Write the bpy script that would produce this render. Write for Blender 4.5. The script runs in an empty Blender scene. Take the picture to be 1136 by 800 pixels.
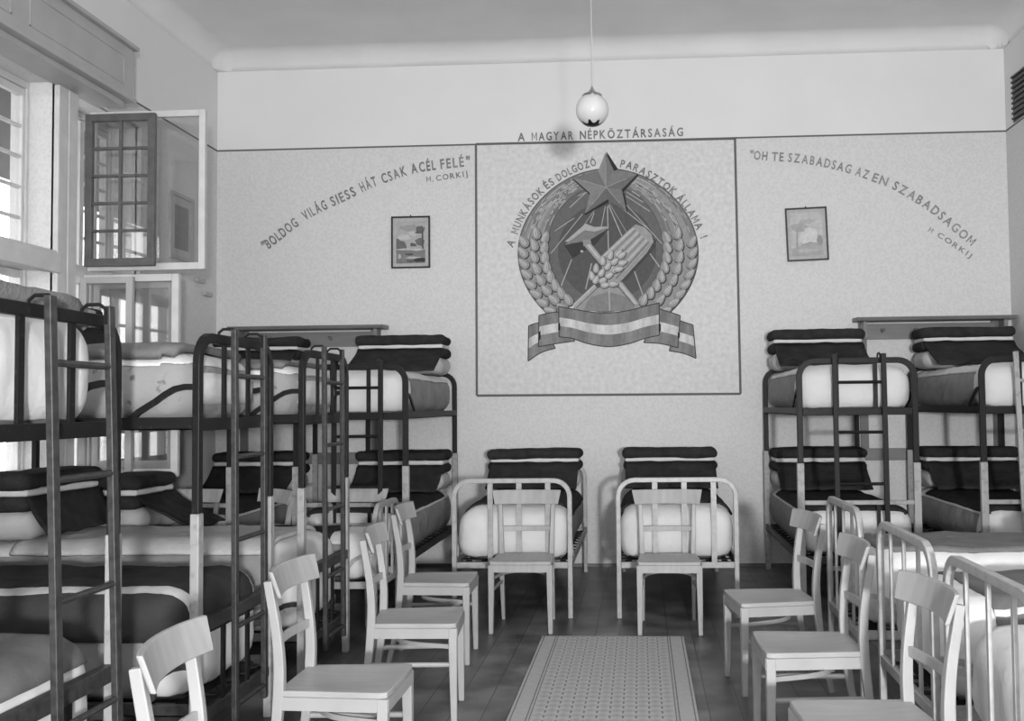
import bpy, math, random
from mathutils import Vector, Matrix, noise
PI = math.pi
S = bpy.context.scene
C = S.collection
random.seed(7)

# ------------------------------------------------------------------ camera
CAM_H = 1.43
F_PX, CX = 1132.69, 644.21
YAW, PITCH, ROLL = 0.0581, 0.0441, -0.0103
fwd = Vector((-math.sin(YAW) * math.cos(PITCH), math.cos(YAW) * math.cos(PITCH), math.sin(PITCH)))
rgt = Vector((math.cos(YAW), math.sin(YAW), 0))
upv = rgt.cross(fwd)
cr, sr = math.cos(ROLL), math.sin(ROLL)
cam_r = rgt * cr + upv * sr * 1.0
cam_u = -rgt * sr * 1.0 + upv * cr
# image x axis = rgt rotated so that a positive ROLL turns the picture clockwise
cam_r, cam_u = rgt * cr + upv * sr, upv * cr - rgt * sr
cd = bpy.data.cameras.new('camera')
cam = bpy.data.objects.new('camera', cd)
C.objects.link(cam)
m = Matrix((( cam_r.x, cam_u.x, -fwd.x, 0), (cam_r.y, cam_u.y, -fwd.y, 0), (cam_r.z, cam_u.z, -fwd.z, CAM_H), (0, 0, 0, 1)))
cam.matrix_world = m
cd.sensor_fit = 'HORIZONTAL'
cd.sensor_width = 36
cd.lens = F_PX / 1136 * 36
cd.shift_x = (568 - CX) / 1136
cd.clip_start = 0.05
cd.clip_end = 200
S.camera = cam


def wall_pt(px, py, Y=9.12):
    """the place on the plane at depth Y that the photograph shows at px, py"""
    a, b = px - CX, py - 400
    x = a * cr + b * sr
    y = -a * sr + b * cr
    d = rgt * x / F_PX - upv * y / F_PX + fwd
    t = Y / d.y
    return d.x * t, CAM_H + d.z * t


# ------------------------------------------------------------------ world, lights, exposure
S.view_settings.view_transform = 'Standard'
S.view_settings.look = 'None'
S.view_settings.gamma = 1
S.view_settings.use_curve_mapping = False
S.view_settings.exposure = -0.68
w = bpy.data.worlds.new('sky')
S.world = w
w.use_nodes = True
w.node_tree.nodes['Background'].inputs[0].default_value = (1, 1, 1, 1)
w.node_tree.nodes['Background'].inputs[1].default_value = 8.5


def area(name, loc, size, energy, target=None, sy=None, rot=None, disk=False):
    l = bpy.data.lights.new(name, 'AREA')
    l.energy = energy
    l.size = size
    if sy:
        l.shape = 'RECTANGLE'
        l.size_y = sy
    if disk:
        l.shape = 'DISK'
    o = bpy.data.objects.new(name, l)
    C.objects.link(o)
    o.location = loc
    if target is not None:
        o.rotation_euler = (Vector(target) - Vector(loc)).to_track_quat('-Z', 'Y').to_euler()
    if rot:
        o.rotation_euler = rot
    return o


# the photographer's flash, on a stand a little behind and to the right of the camera
area('flash_lamp', (0.74, -2.2, 1.50), 0.26, 790, target=(-0.3, 9.1, 2.3), disk=True)
XL, XR, YB, YF, ZC = -3.87, 3.25, 9.12, -5.0, 4.72
WINS = [(6.73, 7.62), (5.2, 6.5), (2.9, 4.2), (0.6, 1.9), (-2.6, -1.3)]
for i, (a, b) in enumerate(WINS):
    p = area('daylight_portal', (XL - 0.42, (a + b) / 2, 2.28), b - a, 1, sy=2.7, rot=(0, -PI / 2, 0))
    p.rotation_euler = (PI / 2, 0, -PI / 2)
    p.data.cycles.is_portal = True
REAR = [(-2.9, -1.1), (-0.9, 0.9), (1.1, 2.9)]      # unseen window openings added behind the camera for soft fill light
for a, b in REAR:
    p = area('daylight_portal', ((a + b) / 2, YF - 0.32, 2.4), b - a, 1, sy=3.0, rot=(PI / 2, 0, PI))
    p.data.cycles.is_portal = True

# ------------------------------------------------------------------ materials


def g(v):
    return (v, v, v, 1)


def mat(name, v, rough=0.6, spec=0.4, metal=0.0, var=0.0, scale=8, bump=0.0, bscale=60, v2=None, detail=4, stretch=(1, 1, 1), thr=None):
    m = bpy.data.materials.new(name)
    m.use_nodes = True
    nt = m.node_tree
    b = nt.nodes['Principled BSDF']
    b.inputs['Base Color'].default_value = g(v)
    b.inputs['Roughness'].default_value = rough
    b.inputs['Specular IOR Level'].default_value = spec
    b.inputs['Metallic'].default_value = metal
    tc = nt.nodes.new('ShaderNodeTexCoord')
    mp = nt.nodes.new('ShaderNodeMapping')
    mp.inputs['Scale'].default_value = stretch
    nt.links.new(tc.outputs['Object'], mp.inputs[0])
    if var > 0 or v2 is not None:
        n = nt.nodes.new('ShaderNodeTexNoise')
        n.inputs['Scale'].default_value = scale
        n.inputs['Detail'].default_value = detail
        nt.links.new(mp.outputs[0], n.inputs['Vector'])
        r = nt.nodes.new('ShaderNodeValToRGB')
        lo, hi = thr or (0.3, 0.7)
        r.color_ramp.elements[0].position = lo
        r.color_ramp.elements[1].position = hi
        if v2 is not None:
            r.color_ramp.elements[0].color = g(v)
            r.color_ramp.elements[1].color = g(v2)
        else:
            r.color_ramp.elements[0].color = g(v * (1 - var))
            r.color_ramp.elements[1].color = g(min(0.95, v * (1 + var)))
        nt.links.new(n.outputs['Fac'], r.inputs[0])
        nt.links.new(r.outputs[0], b.inputs['Base Color'])
    if bump > 0:
        n2 = nt.nodes.new('ShaderNodeTexNoise')
        n2.inputs['Scale'].default_value = bscale
        n2.inputs['Detail'].default_value = 3
        nt.links.new(mp.outputs[0], n2.inputs['Vector'])
        bp = nt.nodes.new('ShaderNodeBump')
        bp.inputs['Strength'].default_value = bump
        bp.inputs['Distance'].default_value = 0.01
        nt.links.new(n2.outputs['Fac'], bp.inputs['Height'])
        nt.links.new(bp.outputs[0], b.inputs['Normal'])
    return m


def wall_material(name, low, high, line=3.81):
    """roller-patterned paint below the frieze line, plain paler paint above it"""
    m = mat(name, low, rough=0.85, spec=0.2)
    nt = m.node_tree
    b = nt.nodes['Principled BSDF']
    tc = nt.nodes.new('ShaderNodeTexCoord')
    v = nt.nodes.new('ShaderNodeTexVoronoi')
    v.inputs['Scale'].default_value = 42
    n = nt.nodes.new('ShaderNodeTexNoise')
    n.inputs['Scale'].default_value = 45
    n.inputs['Detail'].default_value = 5
    nt.links.new(tc.outputs['Object'], v.inputs['Vector'])
    nt.links.new(tc.outputs['Object'], n.inputs['Vector'])
    mx = nt.nodes.new('ShaderNodeMath')
    mx.operation = 'MULTIPLY'
    nt.links.new(v.outputs['Distance'], mx.inputs[0])
    nt.links.new(n.outputs['Fac'], mx.inputs[1])
    r = nt.nodes.new('ShaderNodeValToRGB')
    r.color_ramp.elements[0].position = 0.10
    r.color_ramp.elements[0].color = g(low * 0.94)
    r.color_ramp.elements[1].position = 0.34
    r.color_ramp.elements[1].color = g(low * 1.03)
    nt.links.new(mx.outputs[0], r.inputs[0])
    n3 = nt.nodes.new('ShaderNodeTexNoise')
    n3.inputs['Scale'].default_value = 2.5
    nt.links.new(tc.outputs['Object'], n3.inputs['Vector'])
    r3 = nt.nodes.new('ShaderNodeValToRGB')
    r3.color_ramp.elements[0].color = g(high * 0.96)
    r3.color_ramp.elements[1].color = g(high * 1.03)
    nt.links.new(n3.outputs['Fac'], r3.inputs[0])
    sep = nt.nodes.new('ShaderNodeSeparateXYZ')
    nt.links.new(tc.outputs['Object'], sep.inputs[0])
    gt = nt.nodes.new('ShaderNodeMath')
    gt.operation = 'GREATER_THAN'
    gt.inputs[1].default_value = line
    nt.links.new(sep.outputs['Z'], gt.inputs[0])
    mix = nt.nodes.new('ShaderNodeMix')
    mix.data_type = 'RGBA'
    nt.links.new(gt.outputs[0], mix.inputs[0])
    nt.links.new(r.outputs[0], mix.inputs[6])
    nt.links.new(r3.outputs[0], mix.inputs[7])
    nt.links.new(mix.outputs[2], b.inputs['Base Color'])
    return m


def floor_material():
    m = mat('dark_floor_boards', 0.06, rough=0.33, spec=0.5)
    nt = m.node_tree
    b = nt.nodes['Principled BSDF']
    tc = nt.nodes.new('ShaderNodeTexCoord')
    mp = nt.nodes.new('ShaderNodeMapping')
    mp.inputs['Rotation'].default_value = (0, 0, PI / 2)
    nt.links.new(tc.outputs['Object'], mp.inputs[0])
    br = nt.nodes.new('ShaderNodeTexBrick')
    br.inputs['Scale'].default_value = 1
    br.inputs['Brick Width'].default_value = 2.6
    br.inputs['Row Height'].default_value = 0.15
    br.inputs['Mortar Size'].default_value = 0.003
    br.inputs['Color1'].default_value = g(0.066)
    br.inputs['Color2'].default_value = g(0.10)
    br.inputs['Mortar'].default_value = g(0.03)
    nt.links.new(mp.outputs[0], br.inputs['Vector'])
    n = nt.nodes.new('ShaderNodeTexNoise')
    n.inputs['Scale'].default_value = 3.5
    n.inputs['Detail'].default_value = 7
    nt.links.new(tc.outputs['Object'], n.inputs['Vector'])
    r = nt.nodes.new('ShaderNodeValToRGB')
    r.color_ramp.elements[0].position = 0.35
    r.color_ramp.elements[0].color = g(0.6)
    r.color_ramp.elements[1].position = 0.72
    r.color_ramp.elements[1].color = g(2.4)
    nt.links.new(n.outputs['Fac'], r.inputs[0])
    mix = nt.nodes.new('ShaderNodeMix')
    mix.data_type = 'RGBA'
    mix.blend_type = 'MULTIPLY'
    mix.inputs[0].default_value = 1
    nt.links.new(br.outputs['Color'], mix.inputs[6])
    nt.links.new(r.outputs[0], mix.inputs[7])
    nt.links.new(mix.outputs[2], b.inputs['Base Color'])
    r2 = nt.nodes.new('ShaderNodeValToRGB')
    r2.color_ramp.elements[0].color = g(0.28)
    r2.color_ramp.elements[1].color = g(0.55)
    nt.links.new(n.outputs['Fac'], r2.inputs[0])
    nt.links.new(r2.outputs[0], b.inputs['Roughness'])
    return m


def stripe_material(name, base, stripe, edges, rough=0.95, axis='X', var=0.12):
    """woven blanket with stripes at |x| between the pairs in edges"""
    m = mat(name, base, rough=rough, spec=0.1, bump=0.3, bscale=140)
    nt = m.node_tree
    b = nt.nodes['Principled BSDF']
    tc = nt.nodes.new('ShaderNodeTexCoord')
    sep = nt.nodes.new('ShaderNodeSeparateXYZ')
    nt.links.new(tc.outputs['Object'], sep.inputs[0])
    ab = nt.nodes.new('ShaderNodeMath')
    ab.operation = 'ABSOLUTE'
    nt.links.new(sep.outputs[axis], ab.inputs[0])
    r = nt.nodes.new('ShaderNodeValToRGB')
    r.color_ramp.interpolation = 'CONSTANT'
    e = r.color_ramp.elements
    e[0].position = 0
    e[0].color = g(base)
    e[1].position = edges[0][0]
    e[1].color = g(stripe)
    k = e.new(edges[0][1])
    k.color = g(base)
    for a, c in edges[1:]:
        k = e.new(a)
        k.color = g(stripe)
        k = e.new(c)
        k.color = g(base)
    nt.links.new(ab.outputs[0], r.inputs[0])
    n = nt.nodes.new('ShaderNodeTexNoise')
    n.inputs['Scale'].default_value = 9
    n.inputs['Detail'].default_value = 6
    nt.links.new(tc.outputs['Object'], n.inputs['Vector'])
    rr = nt.nodes.new('ShaderNodeValToRGB')
    rr.color_ramp.elements[0].position = 0.3
    rr.color_ramp.elements[0].color = g(1 - var * 2)
    rr.color_ramp.elements[1].position = 0.7
    rr.color_ramp.elements[1].color = g(1 + var)
    nt.links.new(n.outputs['Fac'], rr.inputs[0])
    mix = nt.nodes.new('ShaderNodeMix')
    mix.data_type = 'RGBA'
    mix.blend_type = 'MULTIPLY'
    mix.inputs[0].default_value = 1
    nt.links.new(r.outputs[0], mix.inputs[6])
    nt.links.new(rr.outputs[0], mix.inputs[7])
    nt.links.new(mix.outputs[2], b.inputs['Base Color'])
    return m


def rug_material(hw=0.435):
    m = mat('woven_rug', 0.3, rough=0.95, spec=0.1, bump=0.4, bscale=120)
    nt = m.node_tree
    b = nt.nodes['Principled BSDF']
    tc = nt.nodes.new('ShaderNodeTexCoord')
    sep = nt.nodes.new('ShaderNodeSeparateXYZ')
    nt.links.new(tc.outputs['Object'], sep.inputs[0])

    def math_(op, a, bb=None):
        n = nt.nodes.new('ShaderNodeMath')
        n.operation = op
        for i, q in enumerate((a, bb)):
            if q is None:
                continue
            if isinstance(q, (int, float)):
                n.inputs[i].default_value = q
            else:
                nt.links.new(q, n.inputs[i])
        return n.outputs[0]
    X, Y = sep.outputs['X'], sep.outputs['Y']
    ab = math_('ABSOLUTE', X)
    # dashed rows of dark dots running along the rug
    fx = math_('ABSOLUTE', math_('SUBTRACT', math_('FRACT', math_('MULTIPLY', X, 1 / 0.0605)), 0.5))
    linex = math_('LESS_THAN', fx, 0.075)
    fy = math_('FRACT', math_('MULTIPLY', Y, 1 / 0.075))
    dash = math_('LESS_THAN', fy, 0.5)
    dots = math_('MULTIPLY', linex, dash)
    inner = math_('LESS_THAN', ab, 0.325)
    dots = math_('MULTIPLY', dots, inner)
    # soft diamond motif between them
    s1 = math_('SINE', math_('MULTIPLY', math_('ADD', X, math_('MULTIPLY', Y, 0.8)), 2 * PI / 0.121))
    s2 = math_('SINE', math_('MULTIPLY', math_('SUBTRACT', X, math_('MULTIPLY', Y, 0.8)), 2 * PI / 0.121))
    dia = math_('MULTIPLY', math_('MULTIPLY', s1, s2), inner)
    # border lines

    def band(a, c):
        return math_('MULTIPLY', math_('GREATER_THAN', ab, a), math_('LESS_THAN', ab, c))
    lines = math_('ADD', math_('ADD', band(0.332, 0.337), band(0.346, 0.352)), band(0.418, 0.424))
    tot = math_('ADD', math_('MULTIPLY', dots, -0.26), math_('MULTIPLY', dia, 0.07))
    tot = math_('ADD', tot, math_('MULTIPLY', lines, -0.24))
    n = nt.nodes.new('ShaderNodeTexNoise')
    n.inputs['Scale'].default_value = 40
    nt.links.new(tc.outputs['Object'], n.inputs['Vector'])
    tot = math_('ADD', tot, math_('MULTIPLY', math_('SUBTRACT', n.outputs['Fac'], 0.5), 0.1))
    tot = math_('ADD', tot, 0.42)
    nt.links.new(tot, b.inputs['Base Color'])
    return m


def glass_material():
    m = bpy.data.materials.new('window_glass')
    m.use_nodes = True
    nt = m.node_tree
    nt.nodes.remove(nt.nodes['Principled BSDF'])
    t = nt.nodes.new('ShaderNodeBsdfTransparent')
    t.inputs[0].default_value = g(0.93)
    gl = nt.nodes.new('ShaderNodeBsdfGlossy')
    gl.inputs['Roughness'].default_value = 0.02
    mx = nt.nodes.new('ShaderNodeMixShader')
    mx.inputs[0].default_value = 0.10
    nt.links.new(t.outputs[0], mx.inputs[1])
    nt.links.new(gl.outputs[0], mx.inputs[2])
    nt.links.new(mx.outputs[0], nt.nodes['Material Output'].inputs[0])
    return m


M = dict(
    wall=wall_material('patterned_wall_paint', 0.66, 0.76),
    wall_side=wall_material('side_wall_paint', 0.64, 0.72),
    ceiling=mat('ceiling_plaster', 0.74, rough=0.9, spec=0.1, var=0.05, scale=1.5),
    floor=floor_material(),
    trimwood=mat('grey_painted_wood', 0.40, rough=0.5, var=0.06, scale=5),
    windowwood=mat('pale_window_paint', 0.58, rough=0.5, var=0.08, scale=9),
    sashdark=mat('dark_sash_paint', 0.10, rough=0.5, var=0.2, scale=14),
    glass=glass_material(),
    line=mat('painted_line', 0.12, rough=0.9),
    wood=mat('pale_beech', 0.33, rough=0.42, spec=0.4, var=0.10, scale=5, detail=7, stretch=(6, 1, 1)),
    bedlight=mat('pale_enamelled_steel', 0.36, rough=0.38, spec=0.5, v2=0.27, scale=22, thr=(0.45, 0.75)),
    sleeve=mat('scuffed_light_steel', 0.33, rough=0.45, v2=0.20, scale=26, thr=(0.5, 0.75)),
    beddark=mat('dark_steel', 0.009, rough=0.5, spec=0.22, v2=0.035, scale=55, thr=(0.60, 0.78)),
    midsteel=mat('dull_grey_steel', 0.045, rough=0.45, spec=0.35, v2=0.02, scale=40, thr=(0.4, 0.7)),
    spring=mat('black_spring_base', 0.015, rough=0.7),
    sheet=mat('white_cotton_sheet', 0.64, rough=0.9, spec=0.1, var=0.04, scale=6, bump=0.5, bscale=16),
    sheet_grey=mat('unbleached_pillow_cotton', 0.48, rough=0.9, spec=0.1, var=0.08, scale=6, bump=0.5, bscale=18),
    tick=mat('grey_mattress_ticking', 0.28, rough=0.92, spec=0.1, v2=0.22, scale=9, bump=0.3, bscale=30, thr=(0.4, 0.7)),
    tickstain=mat('stained_ticking', 0.30, rough=0.92, spec=0.1, v2=0.12, scale=22, bump=0.3, bscale=30, thr=(0.62, 0.72)),
    bdark=mat('dark_wool_blanket', 0.034, rough=1, spec=0.05, var=0.25, scale=12, bump=0.5, bscale=90),
    bgrey=mat('grey_wool_blanket', 0.17, rough=1, spec=0.05, var=0.15, scale=9, bump=0.5, bscale=90),
    bpale=mat('pale_wool_blanket', 0.50, rough=1, spec=0.05, var=0.08, scale=9, bump=0.5, bscale=70),
    bstripe=stripe_material('striped_dark_blanket', 0.045, 0.50, [(0.27, 0.33)]),
    bgstripe=stripe_material('striped_grey_blanket', 0.15, 0.60, [(0.345, 0.365)]),
    rack=mat('rack_wood', 0.20, rough=0.5, var=0.1, scale=4, stretch=(1, 6, 6)),
    racktop=mat('rack_shelf_wood', 0.15, rough=0.45, var=0.1, scale=4, stretch=(1, 6, 6)),
    peg=mat('peg_metal', 0.35, rough=0.3, metal=0.7),
    frame_black=mat('black_picture_frame', 0.012, rough=0.4),
    frame_grey=mat('dark_grey_picture_frame', 0.03, rough=0.4),
    globe=mat('opal_glass', 0.56, rough=0.12, spec=0.5),
    chrome=mat('chromed_metal', 0.6, rough=0.15, metal=1.0),
    black=mat('glossy_black', 0.01, rough=0.3),
    rug=rug_material(),
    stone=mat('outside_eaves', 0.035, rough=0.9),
    paving=mat('outside_paving', 0.30, rough=0.9),
)
TONES = {}


def tone(v):
    k = round(v, 3)
    if k not in TONES:
        TONES[k] = mat('mural_paint_tone_%03d' % int(k * 1000), k, rough=0.9, spec=0.1, var=0.10, scale=25)
    return TONES[k]

# ------------------------------------------------------------------ helpers


def tag(o, label=None, cat=None, group=None, kind=None):
    if label:
        o['label'] = label
    if cat:
        o['category'] = cat
    if group:
        o['group'] = group
    if kind:
        o['kind'] = kind
    return o


def thing(name, label, cat, loc=(0, 0, 0), rz=0, group=None):
    o = bpy.data.objects.new(name, None)
    C.objects.link(o)
    o.location = loc
    o.rotation_euler = (0, 0, rz)
    o.empty_display_size = 0.1
    return tag(o, label, cat, group)


class MB:
    def __init__(self):
        self.v = []
        self.f = []
        self.mi = []
        self.cur = 0

    def add(self, vs, fs):
        n = len(self.v)
        self.v += [tuple(q) for q in vs]
        self.f += [tuple(i + n for i in q) for q in fs]
        self.mi += [self.cur] * len(fs)

    def box(self, x0, x1, y0, y1, z0, z1):
        v = [(x, y, z) for z in (z0, z1) for y in (y0, y1) for x in (x0, x1)]
        self.add(v, [(0, 2, 3, 1), (4, 5, 7, 6), (0, 1, 5, 4), (2, 6, 7, 3), (0, 4, 6, 2), (1, 3, 7, 5)])
        return self

    def sweep(self, pts, prof, ref, scales=None, closed=False):
        """sweep a 2D profile (n, b) along pts; ref is the fixed binormal"""
        pts = [Vector(p) for p in pts]
        ref = Vector(ref).normalized()
        vs = []
        n = len(pts)
        for i, p in enumerate(pts):
            if i == 0:
                t = pts[1] - p
            elif i == n - 1:
                t = p - pts[i - 1]
            else:
                t = (pts[i + 1] - p).normalized() + (p - pts[i - 1]).normalized()
            t.normalize()
            nn = t.cross(ref).normalized()
            bb = nn.cross(t).normalized()
            s = scales[i] if scales else 1
            k = 1.0
            if 0 < i < n - 1:
                c = t.dot((pts[i + 1] - p).normalized())
                k = 1 / max(0.5, c)
            for a, b in prof:
                vs.append(p + nn * a * s * k + bb * b * s)
        q = len(prof)
        fs = []
        for i in range(n - 1):
            for j in range(q):
                a = i * q + j
                b = i * q + (j + 1) % q
                fs.append((a, b, b + q, a + q))
        fs.append(tuple(range(q))[::-1])
        fs.append(tuple((n - 1) * q + j for j in range(q)))
        self.add(vs, fs)
        return self

    def tube(self, pts, r, seg=8, scales=None):
        pts = [Vector(p) for p in pts]
        # reference vector least aligned with the path
        d = (pts[-1] - pts[0])
        ax = [Vector((1, 0, 0)), Vector((0, 1, 0)), Vector((0, 0, 1))]
        ext = [max(p[i] for p in pts) - min(p[i] for p in pts) for i in range(3)]
        ref = ax[ext.index(min(ext))]
        prof = [(r * math.cos(2 * PI * k / seg), r * math.sin(2 * PI * k / seg)) for k in range(seg)]
        return self.sweep(pts, prof, ref, scales)

    def bar(self, p0, p1, w, t, ref):
        """flat bar; t is its size along ref, w across"""
        return self.sweep([p0, p1], rect(w, t), ref)

    def lathe(self, prof, seg=32, c=(0, 0, 0)):
        vs = []
        for r, z in prof:
            for k in range(seg):
                a = 2 * PI * k / seg
                vs.append((c[0] + r * math.cos(a), c[1] + r * math.sin(a), c[2] + z))
        fs = []
        for i in range(len(prof) - 1):
            for k in range(seg):
                a = i * seg + k
                b = i * seg + (k + 1) % seg
                fs.append((a, b, b + seg, a + seg))
        fs.append(tuple(range(seg))[::-1])
        fs.append(tuple((len(prof) - 1) * seg + k for k in range(seg)))
        self.add(vs, fs)
        return self

    def prism(self, poly, y0, y1):
        """polygon given in x, z, extruded from y0 to y1"""
        n = len(poly)
        vs = [(x, y0, z) for x, z in poly] + [(x, y1, z) for x, z in poly]
        fs = [tuple(range(n)), tuple(range(n, 2 * n))[::-1]]
        for i in range(n):
            j = (i + 1) % n
            fs.append((i, i + n, j + n, j))
        self.add(vs, fs)
        return self

    def build(self, name, m, parent=None, bevel=0, smooth=False, loc=None, angle=40):
        me = bpy.data.meshes.new(name)
        me.from_pydata(self.v, [], self.f)
        ms = m if isinstance(m, (list, tuple)) else [m]
        for q in ms:
            me.materials.append(q)
        if len(ms) > 1:
            me.polygons.foreach_set('material_index', self.mi)
        me.update()
        import bmesh
        bm = bmesh.new()
        bm.from_mesh(me)
        bmesh.ops.recalc_face_normals(bm, faces=bm.faces)
        bm.to_mesh(me)
        bm.free()
        o = bpy.data.objects.new(name, me)
        C.objects.link(o)
        if parent:
            o.parent = parent
        if loc:
            o.location = loc
        if bevel:
            b = o.modifiers.new('bevel', 'BEVEL')
            b.width = bevel
            b.segments = 2
            b.limit_method = 'ANGLE'
            b.angle_limit = math.radians(35)
        if smooth:
            me.polygons.foreach_set('use_smooth', [True] * len(me.polygons))
            me.set_sharp_from_angle(angle=math.radians(angle))
        return o


def rect(w, t):
    return [(-w / 2, -t / 2), (w / 2, -t / 2), (w / 2, t / 2), (-w / 2, t / 2)]


def copy_tree(o, parent=None):
    c = o.copy()
    C.objects.link(c)
    if parent:
        c.parent = parent
    for ch in list(o.children):
        copy_tree(ch, c)
    return c


def struct(o, kind='structure'):
    o['kind'] = kind
    return o


# soft rounded box (mattresses, pillows, folded blankets)
def soft_pt(p, half, r, seed, amp, off, bulge):
    hx, hy, hz = half
    q = Vector((max(-hx + r, min(hx - r, p[0])), max(-hy + r, min(hy - r, p[1])), max(-hz + r, min(hz - r, p[2]))))
    d = Vector(p) - q
    n = d.normalized() if d.length > 1e-9 else Vector((0, 0, 1))
    P = q + n * r
    fx, fy, fz = P.x / hx, P.y / hy, P.z / hz
    P = P + n * bulge * (1 - fx * fx * 0.7) * (1 - fy ** 4 * 0.6) * (1 - fz * fz * 0.7 if abs(n.z) < 0.5 else 1)
    nz = noise.noise(Vector((P.x * 4 + seed * 7.3, P.y * 4, P.z * 4))) + 0.5 * noise.noise(Vector((P.x * 11, P.y * 11 + seed * 3.1, P.z * 11)))
    nz += 0.25 * noise.noise(Vector((P.x * 26, P.y * 26 + seed * 3.1, P.z * 26)))
    return P + n * (off + amp * nz)


def soft(name, m, half, loc=(0, 0, 0), r=0.08, seed=1, amp=0.01, off=0, bulge=0.0, keep=None, parent=None, thick=0, res=0.035, sag=None):
    hx, hy, hz = half
    nx, ny, nz = [max(4, int(2 * h / res)) for h in half]
    # denser sampling towards the edges comes from the clamp-and-round mapping
    grid = {}
    vs, fs = [], []

    def lin(n, h):
        # put extra lines inside the rounded border
        k = [-h + 2 * h * i / n for i in range(n + 1)]
        e = [r * (1 - math.cos(PI / 2 * j / 4)) for j in range(5)]
        s = sorted(set([round(v, 5) for v in k if abs(v) < h - r] + [round(-h + q, 5) for q in e] + [round(h - q, 5) for q in e]))
        return s
    X, Y, Z = lin(nx, hx), lin(ny, hy), lin(nz, hz)

    def vid(p):
        key = tuple(round(c, 4) for c in p)
        if key not in grid:
            grid[key] = len(vs)
            P = soft_pt(p, half, r, seed, amp, off, bulge)
            if sag:
                P = sag(P)
            vs.append(P)
        return grid[key]

    def quad(a, b, c, d):
        ids = (vid(a), vid(b), vid(c), vid(d))
        if keep:
            base = [soft_pt(q, half, r, seed, 0, 0, 0) for q in (a, b, c, d)]
            if not keep(sum(base, Vector()) / 4):
                return
        fs.append(ids)
    for s in (-1, 1):
        for i in range(len(X) - 1):
            for j in range(len(Y) - 1):
                quad((X[i], Y[j], s * hz), (X[i + 1], Y[j], s * hz), (X[i + 1], Y[j + 1], s * hz), (X[i], Y[j + 1], s * hz))
            for j in range(len(Z) - 1):
                quad((X[i], s * hy, Z[j]), (X[i + 1], s * hy, Z[j]), (X[i + 1], s * hy, Z[j + 1]), (X[i], s * hy, Z[j + 1]))
        for i in range(len(Y) - 1):
            for j in range(len(Z) - 1):
                quad((s * hx, Y[i], Z[j]), (s * hx, Y[i + 1], Z[j]), (s * hx, Y[i + 1], Z[j + 1]), (s * hx, Y[i], Z[j + 1]))
    # drop vertices no kept face uses
    used = sorted(set(i for q in fs for i in q))
    mp = {k: i for i, k in enumerate(used)}
    mb = MB()
    mb.add([vs[i] for i in used], [tuple(mp[i] for i in q) for q in fs])
    o = mb.build(name, m, parent, smooth=True, loc=loc, angle=80)
    if thick:
        sm = o.modifiers.new('thickness', 'SOLIDIFY')
        sm.thickness = thick
        sm.offset = -1
    return o


# ------------------------------------------------------------------ room shell
struct(MB().box(XL, XR, YF, YB, -0.1, 0).build('floor', M['floor']))


def ceiling():
    r = 0.17
    e = [0, 0.008, 0.025, 0.05, 0.08, 0.115, 0.15, 0.17]
    xs = [XL + q for q in e] + [XL + 0.17 + (XR - XL - 0.34) * i / 10 for i in range(1, 10)] + [XR - q for q in e[::-1]]
    ys = [YF + q for q in e] + [YF + 0.17 + (YB - YF - 0.34) * i / 16 for i in range(1, 16)] + [YB - q for q in e[::-1]]
    mb = MB()
    vs = []
    for y in ys:
        for x in xs:
            dx = min(x - XL, XR - x, r)
            dy = min(y - YF, YB - y, r)
            k = math.hypot(r - dx, r - dy)
            k = min(k, r)
            vs.append((x, y, ZC - r + math.sqrt(max(0, r * r - k * k))))
    n = len(xs)
    mb.add(vs, [(j * n + i, j * n + i + 1, (j + 1) * n + i + 1, (j + 1) * n + i) for j in range(len(ys) - 1) for i in range(n - 1)])
    o = mb.build('ceiling', M['ceiling'], smooth=True, angle=60)
    sm = o.modifiers.new('thickness', 'SOLIDIFY')
    sm.thickness = 0.1
    sm.offset = 1
    # a plain slab above keeps the daylight out of the rounded corners
    return struct(o)


ceiling()
struct(MB().box(XL - 0.4, XR + 0.3, YF - 0.2, YB + 0.2, ZC + 0.12, ZC + 0.3).build('ceiling', M['ceiling']))
struct(MB().box(XL, XR, YB, YB + 0.3, -0.1, ZC + 0.12).build('wall_back', M['wall']))
struct(MB().box(XR, XR + 0.3, YF, YB + 0.3, -0.1, ZC + 0.12).build('wall_right', M['wall_side']))
mb = MB()
mb.box(XL, XR, YF - 0.3, YF, -0.1, 0.9)
mb.box(XL, XR, YF - 0.3, YF, 3.9, ZC + 0.12)
for a, b in ((XL, REAR[0][0]), (REAR[0][1], REAR[1][0]), (REAR[1][1], REAR[2][0]), (REAR[2][1], XR)):
    mb.box(a, b, YF - 0.3, YF, 0.9, 3.9)
struct(mb.build('wall_front', M['wall_side']))
WT = 0.30      # thickness of the window wall
Z0, ZT, ZT2, Z1 = 0.93, 2.36, 2.44, 3.62
mb = MB()
mb.box(XL - WT, XL, YF - 0.3, YB + 0.3, -0.1, Z0)
mb.box(XL - WT, XL, YF - 0.3, YB + 0.3, Z1, ZC + 0.12)
edges = [YF - 0.3] + [q for a, b in sorted(WINS) for q in (a, b)] + [YB + 0.3]
for i in range(0, len(edges), 2):
    mb.box(XL - WT, XL, edges[i], edges[i + 1], Z0, Z1)
struct(mb.build('wall_left', M['wall_side']))
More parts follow.
